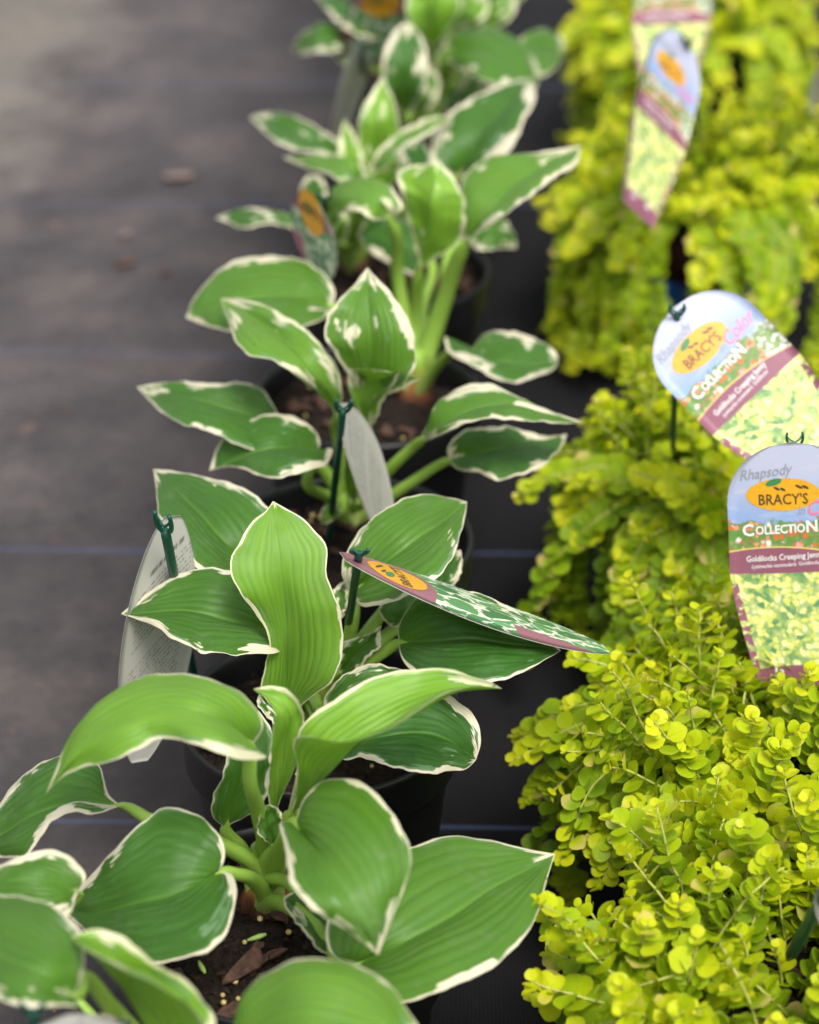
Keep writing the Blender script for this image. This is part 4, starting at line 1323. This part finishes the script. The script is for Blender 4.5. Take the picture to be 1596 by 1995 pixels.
# two blurred tags at the top
tag_thing('blurred arched tag turned aside, in front of another tag in the far creeping jenny', 'jenny',
          PD(1332, 70, 1.700), PD(1243, 418, 1.647), PD(1379, 105, 1.721), .0625, 'arch',
          PD(1340, 82, 1.695), P(1368, 330, .13), bow=.0)
tag_thing('blurred tag cut off by the top edge, behind the turned arched tag', 'jenny',
          PD(1318, -110, 1.92), PD(1300, 190, 1.90), PD(1400, -108, 1.91), .0625, 'arch',
          PD(1322, -100, 1.915), P(1330, 200, .13), bow=.0)
# hosta tags
A = P(668, 1083, .272); B_ = P(1181, 1263, .205)
far_side = unit(np.array([-.05, 1.0, -.34]))
tag_thing('purple bordered tag with an orange oval and a leaf photo, jutting out over dark leaves', 'hosta',
          A, B_, A + far_side * .03, .056, 'oval', P(700, 1078, .276), P(668, 1290, .128), bow=-.003, side=RGT, prong=.006)
A = P(336, 1006, .262); B_ = P(272, 1484, .128)
tag_thing('white tag back with small dark print, on the stake at the left', 'back',
          A, B_, A + unit(RGT * .80 + np.array([0, .55, .10])) * .03, .041, 'oval', P(322, 1034, .270), P(380, 1330, .128), bow=.006, r0=.0025, prong=.016, side=RGT + np.array([0, -.4, 0]))
A = P(664, 800, .258); B_ = P(772, 1062, .160)
tag_thing('bare grey tag back on the stake in the middle of the row', 'back',
          A, B_, A + unit(RGT * .26 + FWD * .96) * .03, .056, 'oval', P(668, 800, .272), P(640, 1062, .128), bow=.003, prong=.012, side=RGT)
A = P(604, 382, .280); B_ = P(618, 540, .222)
tag_thing('small blurred purple tag with an orange oval among the hosta leaves', 'hosta',
          A, B_, A + unit(RGT * .42 - FWD * .9) * .03, .056, 'oval', P(632, 388, .266), P(640, 560, .128), bow=.0, side=RGT)
A = P(752, -22, .275); B_ = P(700, 120, .200)
tag_thing('blurred purple tag with an orange oval at the top edge', 'hosta',
          A, B_, A + RGT * .03, .050, 'oval', P(742, -30, .275), P(790, 200, .128), bow=.0, side=RGT)
A = P(700, 78, .262); B_ = P(660, 278, .165)
tag_thing('blurred pale tag back hanging behind the far hosta leaves', 'back',
          A, B_, A + unit(RGT * .35 + np.array([0, 1.0, 0])) * .03, .056, 'oval', P(706, 90, .262), P(716, 250, .128), bow=.002, side=RGT)
A = P(100, 1990, .262); B_ = P(190, 2190, .215)
tag_thing('white tag back cut off by the bottom edge near the nearest hosta', 'back',
          A, B_, A + unit(RGT * .9 + np.array([0, .3, .25])) * .03, .056, 'oval', P(64, 1972, .268), P(80, 2200, .128), bow=.003, side=RGT)
A = P(1596, 1752, .235); B_ = P(1680, 1850, .19)
tag_thing('white tag back on a leaning stake at the right edge, low in the golden foliage', 'back',
          P(1668, 1725, .245), P(1631, 1838, .205), P(1733, 1755, .245), .03, 'oval', P(1640, 1690, .26), P(1535, 1870, .150), bow=.0, side=RGT, r0=.0030)
tag_thing('blurred pale tag back at the right edge near the top', 'back',
          P(1632, 110, .24), P(1622, 260, .165), P(1690, 112, .24), .040, 'oval', P(1632, 118, .245), P(1632, 300, .128), bow=.0, side=RGT)

# ------------------------------------------------------------------ litter on the fabric
def litter_mesh(seed, l, w_):
    r_ = np.random.default_rng(seed)
    n = 12
    v = [(0, 0, .0035)]
    for j in range(n):
        a = 2 * math.pi * j / n
        q = 1 + r_.normal() * .12
        v.append((l / 2 * math.cos(a) * q, w_ / 2 * math.sin(a) * q, .0012 + .0012 * abs(math.sin(a * 1.5 + seed))))
    f = [(0, 1 + j, 1 + (j + 1) % n) for j in range(n)]
    m = mesh_from('dry_leaf', v, f)
    m.materials.append(M_TAN)
    return m
lone('dry_leaf', litter_mesh(1, .026, .022), 347, 345, .001, .3, 'pinkish dry leaf scrap lying on the far fabric', 'leaf scrap')
lone('dry_leaf', litter_mesh(2, .015, .009), 245, 458, .001, 1.1, 'small reddish leaf scrap on the fabric', 'leaf scrap')
lone('bark_chip', chip_mesh(21, .018, .010), 243, 512, .002, .5, 'larger tan bark flake on the open fabric', 'bark chip')
lone('bark_chip', chip_mesh(22, .010, .006), 322, 530, .002, 2.0, 'tan bark flake next to a larger one on the fabric', 'bark chip')
def litter_stuff():
    r_ = np.random.default_rng(90)
    v, f = [], []
    for _ in range(500):
        x = r_.uniform(-.75, .05); y = r_.uniform(.9, 3.3)
        if x > -.10 and r_.random() < .7: continue
        s = r_.uniform(.0008, .0030)
        o = len(v)
        d = r_.normal(size=(4, 3)); d /= np.linalg.norm(d, axis=1)[:, None]
        v += list(np.array([x, y, s * .4]) + d * s * [1, 1, .4])
        f += [(o, o+1, o+2), (o, o+2, o+3), (o, o+3, o+1), (o+1, o+3, o+2)]
    m = mesh_from('litter', v, f, False)
    m.materials.append(plain('litter_bits', (.16, .10, .07), .9, .2, .6, 40))
    o = new_obj('litter', m)
    tag(o, 'fine bark crumbs scattered over the trodden fabric', None, None, 'stuff')
litter_stuff()
